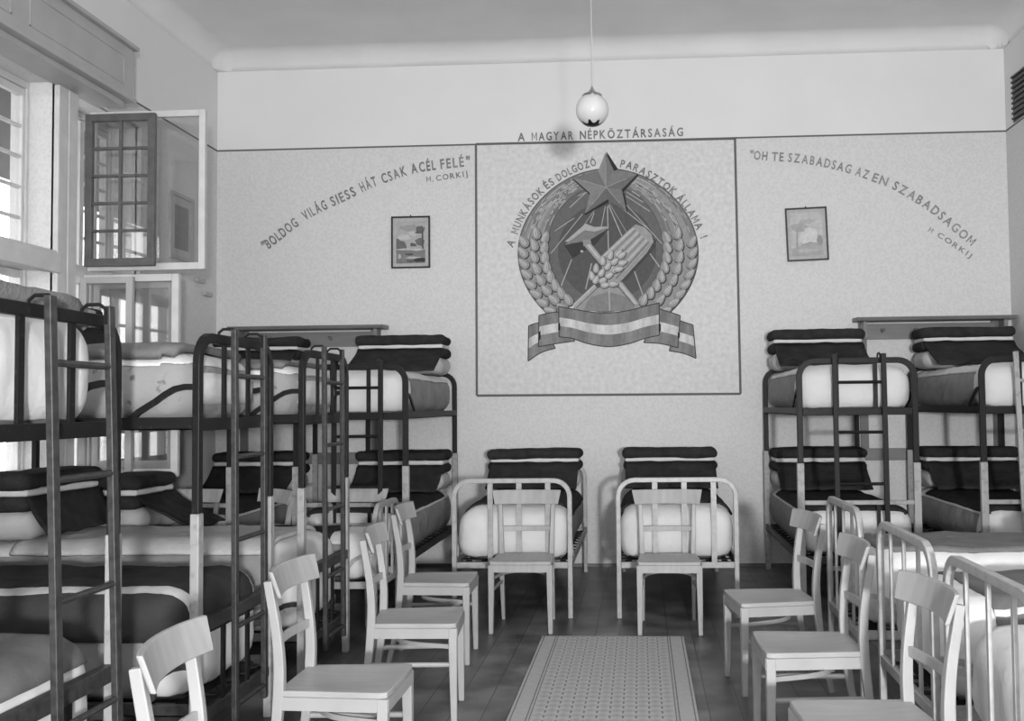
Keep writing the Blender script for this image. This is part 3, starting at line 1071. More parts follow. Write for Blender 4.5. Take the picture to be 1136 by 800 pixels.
def make_chair():
    t = thing('chair', 'pale beech chair', 'chair', (0, 0, 0), 0, 'pale wooden chairs')
    # seat: slightly dished slab, wider at the front, rounded front corners
    mb = MB()
    nx, ny = 14, 12
    D = 0.20
    vs, fs = [], []
    for lay in (0, 1):
        for j in range(ny + 1):
            v = j / ny
            y = -D + 2 * D * v
            hw = 0.205 - 0.025 * v
            if v < 0.08:
                hw -= 0.012 * (1 - v / 0.08) ** 2
            for i in range(nx + 1):
                u = -1 + 2 * i / nx
                z = 0.452 if lay else 0.43
                if lay:
                    z -= 0.009 * max(0, 1 - (u * 1.2) ** 2) * max(0, 1 - ((v - 0.45) * 2.2) ** 2)
                vs.append((u * hw, y + (0.0 if v > 0 else 0.006 * u * u), z))
    n = nx + 1
    N = n * (ny + 1)
    for j in range(ny):
        for i in range(nx):
            a = j * n + i
            fs.append((a, a + 1, a + n + 1, a + n))
            fs.append((N + a, N + a + n, N + a + n + 1, N + a + 1))
    for i in range(nx):
        fs.append((i, N + i, N + i + 1, i + 1))
        a = ny * n + i
        fs.append((a, a + 1, N + a + 1, N + a))
    for j in range(ny):
        a = j * n
        fs.append((a, a + n, N + a + n, N + a))
        a = j * n + nx
        fs.append((a, N + a, N + a + n, a + n))
    mb.add(vs, fs)
    mb.build('seat', M['wood'], t, bevel=0.004, smooth=True)
    # apron
    mb = MB()
    z0, z1 = 0.385, 0.43
    q = [(-0.194, -0.189), (0.194, -0.189), (0.170, 0.185), (-0.170, 0.185)]
    for i in range(4):
        a, b = Vector((*q[i], 0)), Vector((*q[(i + 1) % 4], 0))
        mb.bar((a.x, a.y, (z0 + z1) / 2), (b.x, b.y, (z0 + z1) / 2), 0.02, z1 - z0, (0, 0, 1))
    mb.build('apron', M['wood'], t)
    for s in (-1, 1):
        MB().sweep([(s * 0.185, -0.178, 0.43), (s * 0.185, -0.178, 0.34), (s * 0.188, -0.182, 0.0)], rect(0.038, 0.038), (0, 1, 0), scales=[1, 1, 0.72]).build('leg', M['wood'], t, bevel=0.004)
        # rear leg and back post in one bent piece
        pts = curve_pts([(s * 0.168, 0.262, 0.0), (s * 0.168, 0.215, 0.22), (s * 0.168, 0.192, 0.45), (s * 0.172, 0.196, 0.62), (s * 0.180, 0.228, 0.83)], 6)
        k = len(pts)
        sc = [0.75 + 0.35 * min(1, i / (k * 0.45)) if i < k * 0.5 else 1.1 - 0.25 * (i / k - 0.5) * 2 for i in range(k)]
        MB().sweep(pts, rect(0.034, 0.030), (1, 0, 0), scales=sc).build('back_post', M['wood'], t, bevel=0.004)
        MB().tube([(s * 0.186, -0.178, 0.265), (s * 0.168, 0.206, 0.265)], 0.011, 8).build('stretcher', M['wood'], t, smooth=True)
    # curved back board
    pts, n = [], 14
    mb = MB()
    vs, fs = [], []
    for i in range(n + 1):
        u = -1 + 2 * i / n
        yc = 0.240 - 0.040 * u * u
        for k, (zz, yo, ww) in enumerate(((0.775, -0.020, 0.212), (0.868, 0.006, 0.232), (0.868, 0.022, 0.232), (0.775, -0.004, 0.212))):
            vs.append((u * ww, yc + yo - 0.012, zz))
    for i in range(n):
        for k in range(4):
            a = i * 4 + k
            b = i * 4 + (k + 1) % 4
            fs.append((a, b, b + 4, a + 4))
    fs += [(0, 1, 2, 3), (n * 4 + 3, n * 4 + 2, n * 4 + 1, n * 4)]
    mb.add(vs, fs)
    mb.build('backrest', M['wood'], t, bevel=0.004, smooth=True)
    # lower cross rail
    pts = [(-0.168 + 0.336 * i / 8, 0.202 + 0.018 * (1 - ((i - 4) / 4) ** 2) - 0.004, 0.613) for i in range(9)]
    MB().sweep(pts, rect(0.014, 0.034), (0, 0, 1)).build('cross_rail', M['wood'], t, bevel=0.003)
    # bow stretcher under the seat
    pts = curve_pts([(-0.178, -0.165, 0.345), (-0.12, 0.02, 0.35), (0.0, 0.10, 0.352), (0.12, 0.02, 0.35), (0.178, -0.165, 0.345)], 6)
    MB().sweep(pts, rect(0.012, 0.020), (0, 0, 1)).build('bow_stretcher', M['wood'], t, smooth=True)
    return t


chair0 = make_chair()
CH = [
    (-0.770, 6.635, 0, 'pale wooden chair in front of the left single bed under the mural'),
    (0.166, 6.605, 0, 'pale wooden chair in front of the right single bed under the mural'),
    (-1.165, 5.86, 92, 'pale wooden chair on the left of the aisle, farthest of that row'),
    (-1.055, 4.80, 95, 'pale wooden chair on the left of the aisle, second from the far end'),
    (-1.075, 3.70, 90, 'pale wooden chair on the left of the aisle, second nearest to the camera'),
    (-0.975, 2.55, 96, 'pale wooden chair at the lower left picture edge, only its backrest showing'),
    (0.645, 5.31, -82, 'pale wooden chair on the right of the aisle, farthest of that row'),
    (0.668, 4.29, -88, 'pale wooden chair on the right of the aisle, middle of that row'),
    (0.690, 3.27, -84, 'pale wooden chair on the right of the aisle, nearest to the camera'),
    (-3.17, 6.86, 0, 'pale wooden chair below the open window, behind the middle left bunk'),
    (-2.68, 6.86, -42, 'turned wooden chair between two bunks, its grey backrest seen obliquely'),
    (-1.985, 6.83, 0, 'pale wooden chair standing behind the ladder of the third left bunk'),
]
for i, (x, y, r, lab) in enumerate(CH):
    c = chair0 if i == 0 else copy_tree(chair0)
    c.location = (x, y, 0)
    c.rotation_euler = (0, 0, math.radians(r))
    c['label'] = lab

# ------------------------------------------------------------------ rug
rx0, rx1, ry0, ry1 = -0.625, 0.245, 2.3, 6.36
o = MB().box(-(rx1 - rx0) / 2, (rx1 - rx0) / 2, -(ry1 - ry0) / 2, (ry1 - ry0) / 2, 0, 0.008).build('rug', M['rug'], loc=((rx0 + rx1) / 2, (ry0 + ry1) / 2, 0.001))
tag(o, 'long grey patterned runner rug lying in the middle of the aisle', 'rug')

# ------------------------------------------------------------------ globe lamp
gx, gy, gz, gr_ = -0.256, 5.8, 3.128, 0.0947
GS = gr_ / 0.111
lamp = thing('globe_lamp', 'white glass globe lamp hanging on a thin rod before the mural', 'lamp', (gx, gy, gz))
prof = [(gr_ * math.sin(a), -gr_ * math.cos(a)) for a in [0.02 + (PI - 0.5) * k / 26 for k in range(27)]]
MB().lathe(prof, 40).build('globe', M['globe'], lamp, smooth=True)
MB().lathe([(a * GS, b * GS) for a, b in ((0.066, 0.088), (0.070, 0.096), (0.062, 0.106), (0.042, 0.112), (0.026, 0.124), (0.014, 0.140), (0.006, 0.158), (0.004, 0.165))], 28).build('cap', M['chrome'], lamp, smooth=True)
MB().tube([(0, 0, 0.13), (0, 0, ZC - gz)], 0.004, 8).build('rod', M['trimwood'], lamp, smooth=True)
MB().lathe([(0.05, ZC - gz - 0.05), (0.045, ZC - gz - 0.02), (0.055, ZC - gz)], 20).build('ceiling_rose', M['trimwood'], lamp, smooth=True)
# crown-like dark band over the bottom of the globe
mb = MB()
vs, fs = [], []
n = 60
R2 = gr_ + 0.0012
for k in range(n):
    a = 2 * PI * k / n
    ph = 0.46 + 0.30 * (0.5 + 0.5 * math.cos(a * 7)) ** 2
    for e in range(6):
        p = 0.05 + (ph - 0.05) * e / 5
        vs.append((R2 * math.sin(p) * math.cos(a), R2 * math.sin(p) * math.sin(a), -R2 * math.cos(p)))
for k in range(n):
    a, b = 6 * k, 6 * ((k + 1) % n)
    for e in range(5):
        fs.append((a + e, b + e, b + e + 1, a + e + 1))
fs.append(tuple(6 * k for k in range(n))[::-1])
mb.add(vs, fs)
mb.build('dark_crown', M['black'], lamp)

# ------------------------------------------------------------------ framed prints on the back wall


def wp(px, py):
    return wall_pt(px, py, YB)


def framed(label, cx_, cz_, w_, h_, tilt, fm, pale, art):
    t = thing('framed_picture', label, 'picture', (cx_, YB, cz_))
    t.rotation_euler = (0, tilt, 0)
    a, b, f = w_ / 2, h_ / 2, 0.014
    mb = MB()
    for x0, x1, z0, z1 in ((-a, a, b - f, b), (-a, a, -b, -b + f), (-a, -a + f, -b + f, b - f), (a - f, a, -b + f, b - f)):
        mb.box(x0, x1, -0.022, 0, z0, z1)
    mb.build('frame', fm, t, bevel=0.002)
    MB().box(-a + f, a - f, -0.008, 0, -b + f, b - f).build('mount', tone(pale), t)
    MB().tube([(0, -0.01, b), (0, -0.01, b + 0.012)], 0.006, 6).build('hanger', fm, t)
    iw, ih = w_ - 0.09, h_ - 0.09
    layers = {}
    for k, (v, poly) in enumerate(art):
        mb = MB()
        mb.prism([(-iw / 2 + u * iw, ih / 2 - vv * ih) for u, vv in poly], -0.0085 - 0.0004 * (k + 1), -0.008)
        layers[k] = mb.build('print_area', tone(v), t)
    return t


def blob(cx_, cy_, rx, ry, n=14, seed=0, j=0.25):
    rnd = random.Random(seed)
    return [(min(1, max(0, cx_ + rx * (1 + rnd.uniform(-j, j)) * math.cos(2 * PI * k / n))), min(1, max(0, cy_ + ry * (1 + rnd.uniform(-j, j)) * math.sin(2 * PI * k / n)))) for k in range(n)]


art1 = [(0.42, [(0, 0), (1, 0), (1, 1), (0, 1)]),
        (0.52, blob(0.28, 0.38, 0.25, 0.07, seed=1)), (0.50, blob(0.6, 0.30, 0.2, 0.06, seed=12)), (0.33, blob(0.45, 0.16, 0.3, 0.08, seed=2)),
        (0.16, [(0, 0.42), (0.06, 0.40), (0.14, 0.46), (0.27, 0.48), (0.34, 0.55), (0.36, 0.64), (0, 0.66)]),
        (0.15, blob(0.84, 0.20, 0.15, 0.09, seed=3)), (0.13, blob(0.76, 0.27, 0.11, 0.04, seed=13)), (0.16, blob(0.82, 0.50, 0.17, 0.09, seed=4)),
        (0.10, [(0.88, 0.2), (0.93, 0.2), (0.95, 0.9), (0.9, 0.9)]),
        (0.13, [(0.48, 0.55), (0.54, 0.50), (0.6, 0.53), (0.68, 0.54), (0.7, 0.6), (0.5, 0.6)]),
        (0.22, [(0, 0.68), (0.4, 0.66), (1, 0.68), (1, 1), (0, 1)]),
        (0.50, blob(0.3, 0.67, 0.28, 0.02, seed=5)), (0.52, blob(0.72, 0.68, 0.22, 0.025, seed=6)),
        (0.10, blob(0.45, 0.79, 0.16, 0.03, seed=7)), (0.48, blob(0.12, 0.84, 0.06, 0.06, seed=8)),
        (0.50, blob(0.6, 0.87, 0.26, 0.025, seed=9)), (0.06, blob(0.82, 0.93, 0.2, 0.05, seed=10)), (0.12, blob(0.5, 0.95, 0.14, 0.03, seed=11))]
art2 = [(0.52, [(0, 0), (1, 0), (1, 1), (0, 1)]), (0.62, blob(0.6, 0.55, 0.35, 0.2, seed=1)),
        (0.40, blob(0.25, 0.33, 0.24, 0.12, seed=2, j=0.35)), (0.43, blob(0.55, 0.2, 0.25, 0.06, seed=3, j=0.4)), (0.36, blob(0.3, 0.38, 0.14, 0.05, seed=14)),
        (0.34, [(0.17, 0.4), (0.21, 0.4), (0.2, 0.78), (0.15, 0.78)]), (0.40, [(0.2, 0.78), (0.6, 0.68), (1, 0.72), (1, 1), (0, 1), (0, 0.82)]),
        (0.33, blob(0.9, 0.64, 0.1, 0.13, seed=5)), (0.48, blob(0.5, 0.88, 0.3, 0.04, seed=6)), (0.35, [(0.3, 0.745), (0.62, 0.68), (0.64, 0.7), (0.32, 0.765)])]
framed('small black-framed landscape print left of the mural', -2.065, 2.928, 0.356, 0.474, 0.0, M['frame_black'], 0.46, art1)
framed('small faded print in a thin frame right of the mural', 1.493, 2.930, 0.366, 0.476, -0.030, M['frame_grey'], 0.46, art2)

# ------------------------------------------------------------------ lettering
GL = {}


def glyph(ch):
    if ch in GL:
        return GL[ch]
    cu = bpy.data.curves.new('glyph', 'FONT')
    cu.body = ch
    cu.size = 1
    cu.offset = 0.026
    cu.align_x = 'LEFT'
    cu.resolution_u = 3
    o = bpy.data.objects.new('glyph', cu)
    C.objects.link(o)
    bpy.context.view_layer.update()
    dg = bpy.context.evaluated_depsgraph_get()
    me = o.evaluated_get(dg).to_mesh()
    v = [tuple(q.co) for q in me.vertices]
    f = [tuple(p.vertices) for p in me.polygons]
    o.evaluated_get(dg).to_mesh_clear()
    bpy.data.objects.remove(o)
    bpy.data.curves.remove(cu)
    if v:
        xs = [q[0] for q in v]
        GL[ch] = (v, f, min(xs), max(xs))
    else:
        GL[ch] = ([], [], 0, 0.3)
    return GL[ch]


# the capital M is drawn as four strokes
GL['M'] = ([(0, 0), (0.11, 0), (0.11, 0.7), (0, 0.7), (0.49, 0), (0.6, 0), (0.6, 0.7), (0.49, 0.7),
            (0.11, 0.7), (0.11, 0.52), (0.255, 0.2), (0.3, 0.28), (0.49, 0.7), (0.345, 0.2), (0.49, 0.52)],
           [(0, 1, 2, 3), (4, 5, 6, 7), (8, 9, 10, 11), (12, 11, 13, 14), (10, 13, 11)], 0, 0.6)
GL['M'] = ([(x, y, 0) for x, y in GL['M'][0]], GL['M'][1], 0, 0.6)
CAPH = 0.70      # cap height of the built-in font at size 1


class Path:
    """baseline drawn on the wall through points read off the photograph"""

    def __init__(self, pts):
        dense = [Vector(q) for q in pts] if len(pts) < 3 else [Vector((q.x, q.y)) for q in curve_pts([(a, b, 0) for a, b in pts], 8)]
        self.d = [wp(q[0], q[1]) for q in dense]
        self.px = [q[0] for q in dense]
        self.s = [0.0]
        for a, b in zip(self.d[:-1], self.d[1:]):
            self.s.append(self.s[-1] + math.hypot(b[0] - a[0], b[1] - a[1]))

    def s_of(self, x):
        px = self.px
        k = 0
        while k < len(px) - 2 and px[k + 1] < x:
            k += 1
        return self.s[k] + (x - px[k]) / (px[k + 1] - px[k]) * (self.s[k + 1] - self.s[k])

    def pos(self, s):
        k = 0
        while k < len(self.s) - 2 and self.s[k + 1] < s:
            k += 1
        t = (s - self.s[k]) / (self.s[k + 1] - self.s[k])
        a, b = self.d[k], self.d[k + 1]
        return (a[0] + (b[0] - a[0]) * t, a[1] + (b[1] - a[1]) * t)

    def at(self, s):
        P = self.pos(s)
        a, b = self.pos(s - 0.06), self.pos(s + 0.06)
        return P, math.atan2(b[1] - a[1], b[0] - a[0])


def letters(mb, text, path, x0, x1, h, wf=0.86, centre=False, lift=0.0015):
    """text from pixel x0 to x1 along the path, capitals h metres high"""
    gw = []
    for ch in text:
        v, f, a, b = glyph(ch)
        gw.append(max(b - a, 0.12) * (1.1 if ch == 'M' else 1) if v else 0.35)
    gap = 0.18
    tot = sum(gw) + gap * (len(text) - 1)
    pos = 0
    s0, s1 = path.s_of(x0), path.s_of(x1)
    for ch, w_ in zip(text, gw):
        (X, Z), an = path.at(s0 + (s1 - s0) * (pos + w_ / 2) / tot)
        v, f, a, b = glyph(ch)
        s = h / CAPH
        mid = (a + b) / 2
        ca, sa = math.cos(an), math.sin(an)
        cz_ = h / 2 if centre else 0
        # width of the drawn letters follows the spacing
        sw = (s1 - s0) / tot
        if len(text) < 2:
            sw = s * wf
        vs = []
        if ch == 'M':
            sw *= 1.1
        for q in v:
            lx, lz = (q[0] - mid) * sw, q[1] * s - cz_
            vs.append((X + lx * ca - lz * sa, YB - lift, Z + lx * sa + lz * ca))
        mb.add(vs, f)
        pos += w_ + gap


def lettering(name, items, m, parent):
    mb = MB()
    for it in items:
        letters(mb, *it)
    o = mb.build(name, m, parent)
    s_ = o.modifiers.new('thickness', 'SOLIDIFY')
    s_.thickness = 0.0012
    return o


PAINT = mat('lettering_paint', 0.16, rough=0.9, spec=0.1, v2=0.28, scale=9, thr=(0.35, 0.7))
PAINT2 = mat('lettering_paint_faded', 0.22, rough=0.9, spec=0.1, v2=0.34, scale=9, thr=(0.35, 0.7))
pL = Path([(294, 278), (300.9, 274.3), (342.7, 242.4), (385.6, 221.5), (412, 208.3), (429.6, 202), (458, 192.5), (489, 187.5), (516.6, 184.5), (524, 183.8)])
h1 = 0.088
sl = thing('painted_slogan', 'arched painted slogan on the back wall left of the mural, rising to the right', 'lettering')
lettering('main_line', [
    ('"', pL, 293.5, 296.5, h1), ('BOLDOG', pL, 298, 332, h1), ('VILÁG', pL, 339, 364, h1), ('SIESS', pL, 369, 396, h1),
    ('HÁT', pL, 402, 419, h1), ('CSAK', pL, 425, 452, h1), ('ACÉL', pL, 457, 484, h1), ('FELÉ', pL, 489, 515, h1), ('"', pL, 517.5, 522, h1)], PAINT, sl)
lettering('signature', [
    ('M.', Path([(473, 202.4), (519, 195.6)]), 473.5, 481, 0.05), ('CORKIJ', Path([(473, 202.4), (519, 195.6)]), 484, 519, 0.05)], PAINT, sl)
pR = Path([(832, 176.5), (838.6, 177), (861.7, 178.7), (875.6, 179.5), (899.3, 182.5), (920, 186.6), (939.6, 191.7), (953.5, 195.9), (970.2, 202), (991, 210.2), (1016, 224.8), (1032.8, 236), (1048.1, 248.5), (1065.6, 263.5), (1075, 271.5), (1082, 278)])
h2 = 0.078
pq = Path([(1028, 256), (1043, 264.5), (1056.5, 273.5), (1068, 281), (1078, 288)])
sl = thing('painted_slogan', 'faded arched painted slogan on the back wall right of the mural, falling to the right', 'lettering')
lettering('main_line', [
    ('"', pR, 832, 835, h2), ('OH', pR, 836, 851, h2), ('TE', pR, 856, 869, h2), ('SZABADSAG', pR, 874, 943, h2), ('AZ', pR, 948, 962, h2),
    ('EN', pR, 966.5, 983, h2), ('SZABADSAGOM', pR, 989, 1077, h2)], PAINT2, sl)
lettering('signature', [
    ('M', pq, 1028.5, 1034, 0.045), ('CORKIJ', pq, 1039, 1076, 0.045)], PAINT2, sl)

# ------------------------------------------------------------------ mural
mural = thing('wall_mural', 'large painted emblem with star, hammer and wheat in the middle of the back wall', 'mural', (0, YB, 0))
DEPTH = [0.0006]


def E(ex, ey):
    return wp(560 + ex / 3.478, 180 + ey / 3.478)


def Q(ex, ey):       # the 520,140 crop at 2.58
    return wp(520 + ex / 2.58, 140 + ey / 2.58)


def mural_part(name, polys, parent=None, layer=1):
    """polys: list of (tone, [points on the wall]); each painted a hair above the one before"""
    mb = MB()
    ms = []
    boxes = []
    top = 0
    for k, (v, poly) in enumerate(polys):
        mt = tone(v)
        if mt not in ms:
            ms.append(mt)
        mb.cur = ms.index(mt)
        bx = (min(p[0] for p in poly) + 1e-4, max(p[0] for p in poly) - 1e-4, min(p[1] for p in poly) + 1e-4, max(p[1] for p in poly) - 1e-4)
        lv = 0
        for q, l in boxes:
            if l >= lv and bx[0] < q[1] and q[0] < bx[1] and bx[2] < q[3] and q[2] < bx[3]:
                lv = l + 1
        boxes.append((bx, lv))
        top = max(top, lv)
        d = -DEPTH[0] - 0.00001 * lv
        mb.add([(x, d, z) for x, z in poly], [tuple(range(len(poly)))])
    DEPTH[0] += 0.00001 * (top + 1)
    me = bpy.data.meshes.new(name)
    me.from_pydata(mb.v, [], mb.f)
    for q in ms:
        me.materials.append(q)
    me.polygons.foreach_set('material_index', mb.mi)
    me.update()
    o = bpy.data.objects.new(name, me)
    C.objects.link(o)
    o.parent = parent or mural
    return o


def ring(fn_out, fn_in, a0, a1, n):
    return [fn_out(a0 + (a1 - a0) * k / n) for k in range(n + 1)] + [fn_in(a1 - (a1 - a0) * k / n) for k in range(n + 1)]


def ell(cx_, cy_, rx, ry):
    return lambda a: (cx_ + rx * math.cos(a), cy_ - ry * math.sin(a))


def stroke(pts, w_):
    """thin painted line through E-space points as a list of quads"""
    out = []
    for (a, b), (c, d) in zip(pts[:-1], pts[1:]):
        L = math.hypot(c - a, d - b) or 1
        nx, ny = -(d - b) / L * w_ / 2, (c - a) / L * w_ / 2
        out.append([(a + nx, b + ny), (c + nx, d + ny), (c - nx, d - ny), (a - nx, b - ny)])
    return out


def toE(polys):
    return [(v, [E(*p) for p in poly]) for v, poly in polys]


# frame line
fr = [wp(528, 160), wp(815.3, 153.8), wp(821.5, 437), wp(529, 439)]
mb = MB()
for i in range(4):
    a, b = fr[i], fr[(i + 1) % 4]
    mb.sweep([(a[0], -0.001, a[1]), (b[0], -0.001, b[1])], rect(0.021, 0.002), (0, 1, 0))
mb.build('border_line', mat('mural_border_paint', 0.13, rough=0.9), mural)

mural_part('ground', [(0.66, fr)], layer=0)
# dark field with rays
field = [(0.15, [ell(388, 330, 232, 250)(2 * PI * k / 60) for k in range(60)]),
         (0.11, [ell(395, 345, 190, 190)(2 * PI * k / 40) for k in range(40)]),
         (0.33, [(255, 575), (285, 530), (330, 495), (370, 482), (410, 478), (450, 488), (500, 520), (540, 575)]),
         (0.24, [(300, 575), (330, 520), (400, 500), (470, 520), (510, 575)])]
rays = []
for a, b, wv in (((268, 215), (192, 266), 3), ((300, 200), (178, 352), 3), ((345, 195), (330, 235), 3), ((388, 170), (372, 250), 3),
                 ((258, 375), (217, 478), 4), ((335, 390), (312, 490), 4), ((396, 170), (400, 340), 4), ((402, 480), (405, 572), 5),
                 ((400, 165), (452, 285), 4), ((404, 160), (470, 270), 2), ((498, 415), (542, 538), 4), ((455, 180), (560, 262), 3), ((470, 165), (612, 320), 3),
                 ((468, 130), (560, 190), 3), ((470, 115), (535, 155), 3), ((555, 345), (605, 415), 4), ((310, 120), (250, 175), 3), ((330, 110), (282, 130), 3), ((350, 180), (300, 250), 2)):
    rays += [(0.42, p) for p in stroke([a, b], wv)]
mural_part('field', toE(field + rays), layer=1)

# wreath band: outer and inner curves meet behind the ribbon
def oval(cx_, cy_, rx, ry, k):
    def f(a):
        r = 1 - k * math.sin(2 * a) ** 2
        return (cx_ + rx * r * math.cos(a), cy_ - ry * r * math.sin(a))
    return f


out_ = oval(399, 352, 347, 326, 0.018)
inn_ = oval(388, 330, 222, 240, 0.0)
A0, A1 = math.radians(-52), math.radians(232)
w_polys = []
N = 60
for k in range(N):
    a, b = A0 + (A1 - A0) * k / N, A0 + (A1 - A0) * (k + 1) / N
    for j in range(5):
        f0, f1 = j / 5, (j + 1) / 5
        def lp(a_, f_):
            p, q = inn_(a_), out_(a_)
            return (p[0] + (q[0] - p[0]) * f_, p[1] + (q[1] - p[1]) * f_)
        tv = (0.20, 0.27, 0.34, 0.31, 0.24)[j]
        w_polys.append((tv, [lp(a, f0), lp(b, f0), lp(b, f1), lp(a, f1)]))
rnd = random.Random(3)
for side in (0, 1):
    for k in range(30):
        f_ = rnd.uniform(0.05, 0.96)
        a_ = rnd.uniform(math.radians(8), math.radians(72)) if side == 0 else rnd.uniform(math.radians(108), math.radians(172))
        da = rnd.uniform(0.25, 0.7)
        pts = []
        lo, hi = (0.05, 1.3) if side == 0 else (1.84, 3.1)
        for q in range(9):
            aa = min(hi, max(lo, a_ - da / 2 + da * q / 8))
            p, o_ = inn_(aa), out_(aa)
            pts.append((p[0] + (o_[0] - p[0]) * f_, p[1] + (o_[1] - p[1]) * f_))
        w_polys += [(rnd.choice((0.46, 0.42, 0.17, 0.14)), s) for s in stroke(pts, rnd.uniform(1.5, 3.5))]
# outline of the band
pts = [out_(A0 + (A1 - A0) * k / 80) for k in range(81)]
w_polys += [(0.12, s) for s in stroke(pts, 5)]
pts = [inn_(A0 + (A1 - A0) * k / 80) for k in range(81)]
w_polys += [(0.12, s) for s in stroke(pts, 4)]
mural_part('wreath', toE(w_polys), layer=2)


def leaf(cx_, cy_, L, W, ang):
    ca, sa = math.cos(ang), math.sin(ang)
    out = []
    for k in range(12):
        t = 2 * PI * k / 12
        lx = L / 2 * math.cos(t)
        ly = W / 2 * math.sin(t) * (1 - 0.35 * math.cos(t))
        out.append((cx_ + lx * ca - ly * sa, cy_ + lx * sa + ly * ca))
    return out


for side in (1, -1):
    kern = []
    for j, f_ in enumerate((0.12, 0.48, 0.85)):
        n = (8, 8, 9)[j]
        for k in range(n):
            deg = (176, 172, 178)[j] + ((62, 66, 62)[j] * k / (n - 1))
            a_ = math.radians(deg - 6)
            if side < 0:
                a_ = PI - a_
            p, q = inn_(a_), out_(a_)
            x, y = p[0] + (q[0] - p[0]) * f_, p[1] + (q[1] - p[1]) * f_
            # the growing direction runs up along the band and fans to its edges
            tx, ty = -(q[1] - p[1]), (q[0] - p[0])
            if ty > 0:
                tx, ty = -tx, -ty
            base = math.atan2(ty, tx)
            fan = (0.45, -0.12, -0.5)[j] * (1 if side > 0 else -1)
            kern.append((0.07, leaf(x + 2, y + 3, 56, 38, base + fan)))
            kern.append((0.30, leaf(x, y, 51, 33, base + fan)))
            kern.append((0.46, leaf(x - 3 * side, y - 2, 40, 15, base + fan)))
            kern.append((0.36, leaf(x - 1, y + 3, 24, 5, base + fan)))
    mural_part('wheat_ear', toE(kern), layer=3)

# hammer
ham = [(0.12, [(228, 318), (250, 300), (312, 300), (405, 255), (392, 272), (345, 315), (300, 345), (285, 352), (262, 375), (240, 350)]),
       (0.06, [(228, 318), (303, 308), (338, 296), (404, 254), (350, 318), (298, 348), (262, 372)]),
       (0.42, [(232, 306), (312, 237), (345, 250), (392, 248), (400, 254), (345, 268), (308, 262), (245, 308)]),
       (0.22, [(245, 308), (308, 262), (345, 268), (400, 256), (330, 298), (300, 304), (232, 320)]),
       (0.10, [(302, 322), (318, 300), (522, 545), (498, 555)]),
       (0.36, [(304, 318), (322, 302), (520, 546), (500, 552)]),
       (0.50, [(312, 314), (318, 308), (510, 545), (504, 550)]),
       (0.30, [(300, 300), (330, 298), (334, 312), (304, 324)]), (0.5, [(292, 340), (302, 340), (303, 348), (293, 348)])]
mural_part('hammer', toE(ham), layer=4)
# sheaf of wheat crossing it
sh = [(0.08, [(405, 478), (470, 455), (580, 330), (586, 300), (520, 270), (420, 450)]),
      (0.34, [(362, 372), (478, 262), (505, 240), (540, 252), (566, 278), (574, 308), (548, 350), (440, 468), (400, 470)])]
for k in range(9):
    f_ = k / 8
    a = (368 + 70 * f_, 376 + 84 * f_)
    b = (498 + 66 * f_, 254 + 62 * f_)
    sh += [((0.52, 0.20, 0.46, 0.16, 0.5, 0.22, 0.48, 0.18, 0.3)[k], s) for s in stroke([a, b], (6, 4, 8, 3, 7, 4, 6, 5, 4)[k])]
sh += [(0.38, p) for p in stroke([(268, 556), (350, 478)], 18)] + [(0.5, p) for p in stroke([(268, 550), (348, 474)], 5)] + [(0.12, p) for p in stroke([(276, 562), (356, 486)], 3)]
for (x, y, an) in ((336, 438, -1.75), (352, 408, -1.5), (378, 380, -1.5), (408, 358, -1.2), (440, 350, -0.9), (352, 452, -1.1), (374, 425, -1.0), (398, 400, -0.9),
                   (425, 382, -0.7), (452, 358, -0.6), (380, 455, -0.5), (404, 436, -0.45), (430, 415, -0.35), (455, 388, -0.3), (388, 474, -0.1), (420, 470, 0.0), (440, 412, -0.2)):
    sh.append((0.10, leaf(x + 2, y + 2, 42, 26, an)))
    sh.append((0.38, leaf(x, y, 38, 22, an)))
    sh.append((0.54, leaf(x - 1, y - 1, 28, 10, an)))
mural_part('sheaf', toE(sh), layer=5)

# star
tips = [(389, -38), (510.7, 47), (470, 191), (309.7, 198), (261, 59)]
inner = [(420, 32), (451, 106), (396, 144), (328.7, 119.7), (359.6, 33.4)]
cc = (390.7, 96.8)
st = [(0.04, [(392, -42), (400, -30), (436, 25), (425, 36), (400, 20)]),
      (0.04, [(513, 45), (516, 52), (458, 116), (440, 112)]), (0.04, [(470, 191), (475, 194), (470, 160), (462, 118), (440, 112)]),
      (0.04, [(306, 199), (312, 204), (400, 156), (402, 140), (380, 140)]), (0.05, [(258, 60), (262, 68), (330, 128), (336, 116)])]
lt = [(0.20, 0.27), (0.17, 0.22), (0.15, 0.21), (0.24, 0.16), (0.19, 0.25)]
for i in range(5):
    tp, r1, l1 = tips[i], inner[i], inner[i - 1]
    st.append((lt[i][0], [cc, tp, r1]))
    st.append((lt[i][1], [cc, l1, tp]))
for i in range(5):
    st += [(0.36, s) for s in stroke([cc, ((cc[0] + tips[i][0] * 2) / 3, (cc[1] + tips[i][1] * 2) / 3)], 2)]
mural_part('star', toE(st), layer=6)


# ribbon
def ribbon(name, top, bot, layer, shades=(0.22, 0.60, 0.24), parent=None, outline=0.07):
    n = len(top)
    pol = []
    for j, sv in enumerate(shades):
        f0, f1 = (0, 0.36, 0.64)[j], (0.36, 0.64, 1.0)[j]
        for i in range(n - 1):
            a, b, c, d = top[i], top[i + 1], bot[i + 1], bot[i]
            lerp = lambda p, q, f: (p[0] + (q[0] - p[0]) * f, p[1] + (q[1] - p[1]) * f)
            sh_ = sv * (1.0, 0.96, 0.84, 0.80, 0.93, 1.05, 1.12, 1.04, 0.9)[(i + 2 * j) % 9]
            pol.append((round(min(sh_, 0.7), 2), [lerp(a, d, f0), lerp(b, c, f0), lerp(b, c, f1), lerp(a, d, f1)]))
    loop = top + bot[::-1] + [top[0]]
    pol += [(outline, s) for s in stroke(loop, 4)]
    return mural_part(name, toE(pol), layer=layer)


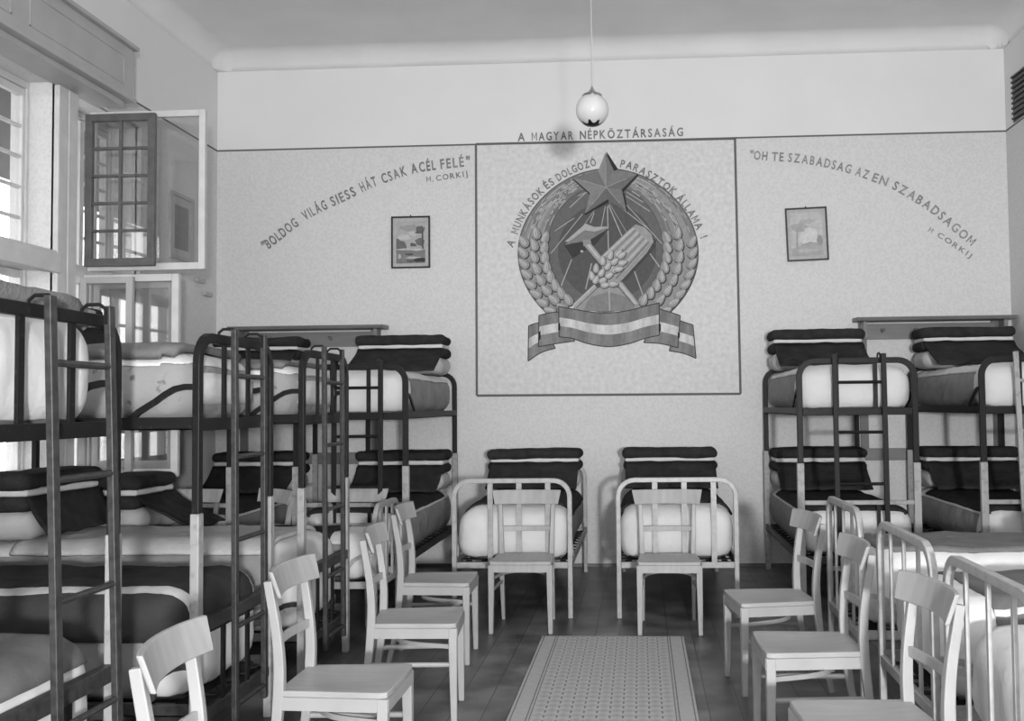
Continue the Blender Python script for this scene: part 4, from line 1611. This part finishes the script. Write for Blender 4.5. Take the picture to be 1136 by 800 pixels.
def smooth2(pts, n=5):
    return [(q.x, q.y) for q in curve_pts([(a, b, 0) for a, b in pts], n)]


ribbon('ribbon_end', smooth2([(92, 632), (112, 624), (140, 618)]), smooth2([(90, 768), (140, 735), (195, 718)]), 7)
ribbon('ribbon_end', smooth2([(672, 610), (700, 620), (726, 628)]), smooth2([(634, 728), (690, 738), (738, 757)]), 7)
ribbon('ribbon_fold', smooth2([(132, 592), (170, 582), (215, 577)]), smooth2([(130, 712), (200, 700), (270, 690)]), 8)
ribbon('ribbon_fold', smooth2([(592, 565), (635, 578), (677, 592)]), smooth2([(536, 696), (600, 700), (668, 716)]), 8)
ribbon('ribbon_band', smooth2([(208, 556), (260, 566), (330, 578), (400, 582), (480, 572), (540, 556), (596, 543)]), smooth2([(210, 674), (260, 680), (320, 700), (400, 712), (480, 700), (540, 680), (596, 668)]), 9)
mural_part('ribbon_shadow', toE([(0.02, [(206, 622), (214, 620), (214, 648), (206, 650)]), (0.02, [(132, 655), (138, 650), (138, 682), (132, 688)]),
                                 (0.02, [(594, 622), (602, 624), (602, 652), (594, 655)]), (0.02, [(668, 655), (676, 660), (674, 680), (667, 678)])]), layer=10)

# lettering around the emblem
straight = Path([(570, 156.8), (765, 150.6)])
ht = 0.075


def word(tx, path, a, b, h, lift):
    mb = MB()
    letters(mb, tx, path, a, b, h, centre=lift > 0.002, lift=lift)
    o = mb.build('word', PAINT, mural)
    for v in o.data.vertices:
        v.co.y -= YB
    s_ = o.modifiers.new('thickness', 'SOLIDIFY')
    s_.thickness = 0.0012


for tx, a, b in (('A', 575.2, 581.8), ('MAGYAR', 590, 636.5), ('NÉPKÖZTÁRSASÁG', 643.7, 758)):
    word(tx, straight, a, b, ht, 0.0015)
arcL = Path([(562, 279), (565, 272), (568.4, 267.1), (571.8, 255), (577, 243), (583.5, 231), (590.5, 221.5), (600, 211.5), (606, 206), (612.5, 201.3), (620, 196.3), (629, 191.3), (640, 186.2), (650, 182.6), (658.5, 180.2), (662, 179.4)])
for tx, a, b in (('A', 564.4, 568.6), ('MUNKÁSOK', 570.6, 601.5), ('ÉS', 604.5, 613.5), ('DOLGOZÓ', 617.5, 661)):
    word(tx, arcL, a, b, 0.068, 0.0055)
arcR = Path([(687, 181.0), (691.3, 182), (700, 184), (708, 187), (715, 190.5), (722, 194.8), (728, 198.3), (734, 202.5), (740.5, 207.2), (746.7, 212), (754.5, 219.5), (761, 227), (766, 234), (770.5, 241.5), (774.5, 249), (779, 258), (783, 268)])
for tx, a, b in (('PARASZTOK', 688.5, 749), ('ÁLLAMA', 752.5, 777), ('!', 779.5, 782.5)):
    word(tx, arcR, a, b, 0.068, 0.0055)
print('mural depth', DEPTH[0])
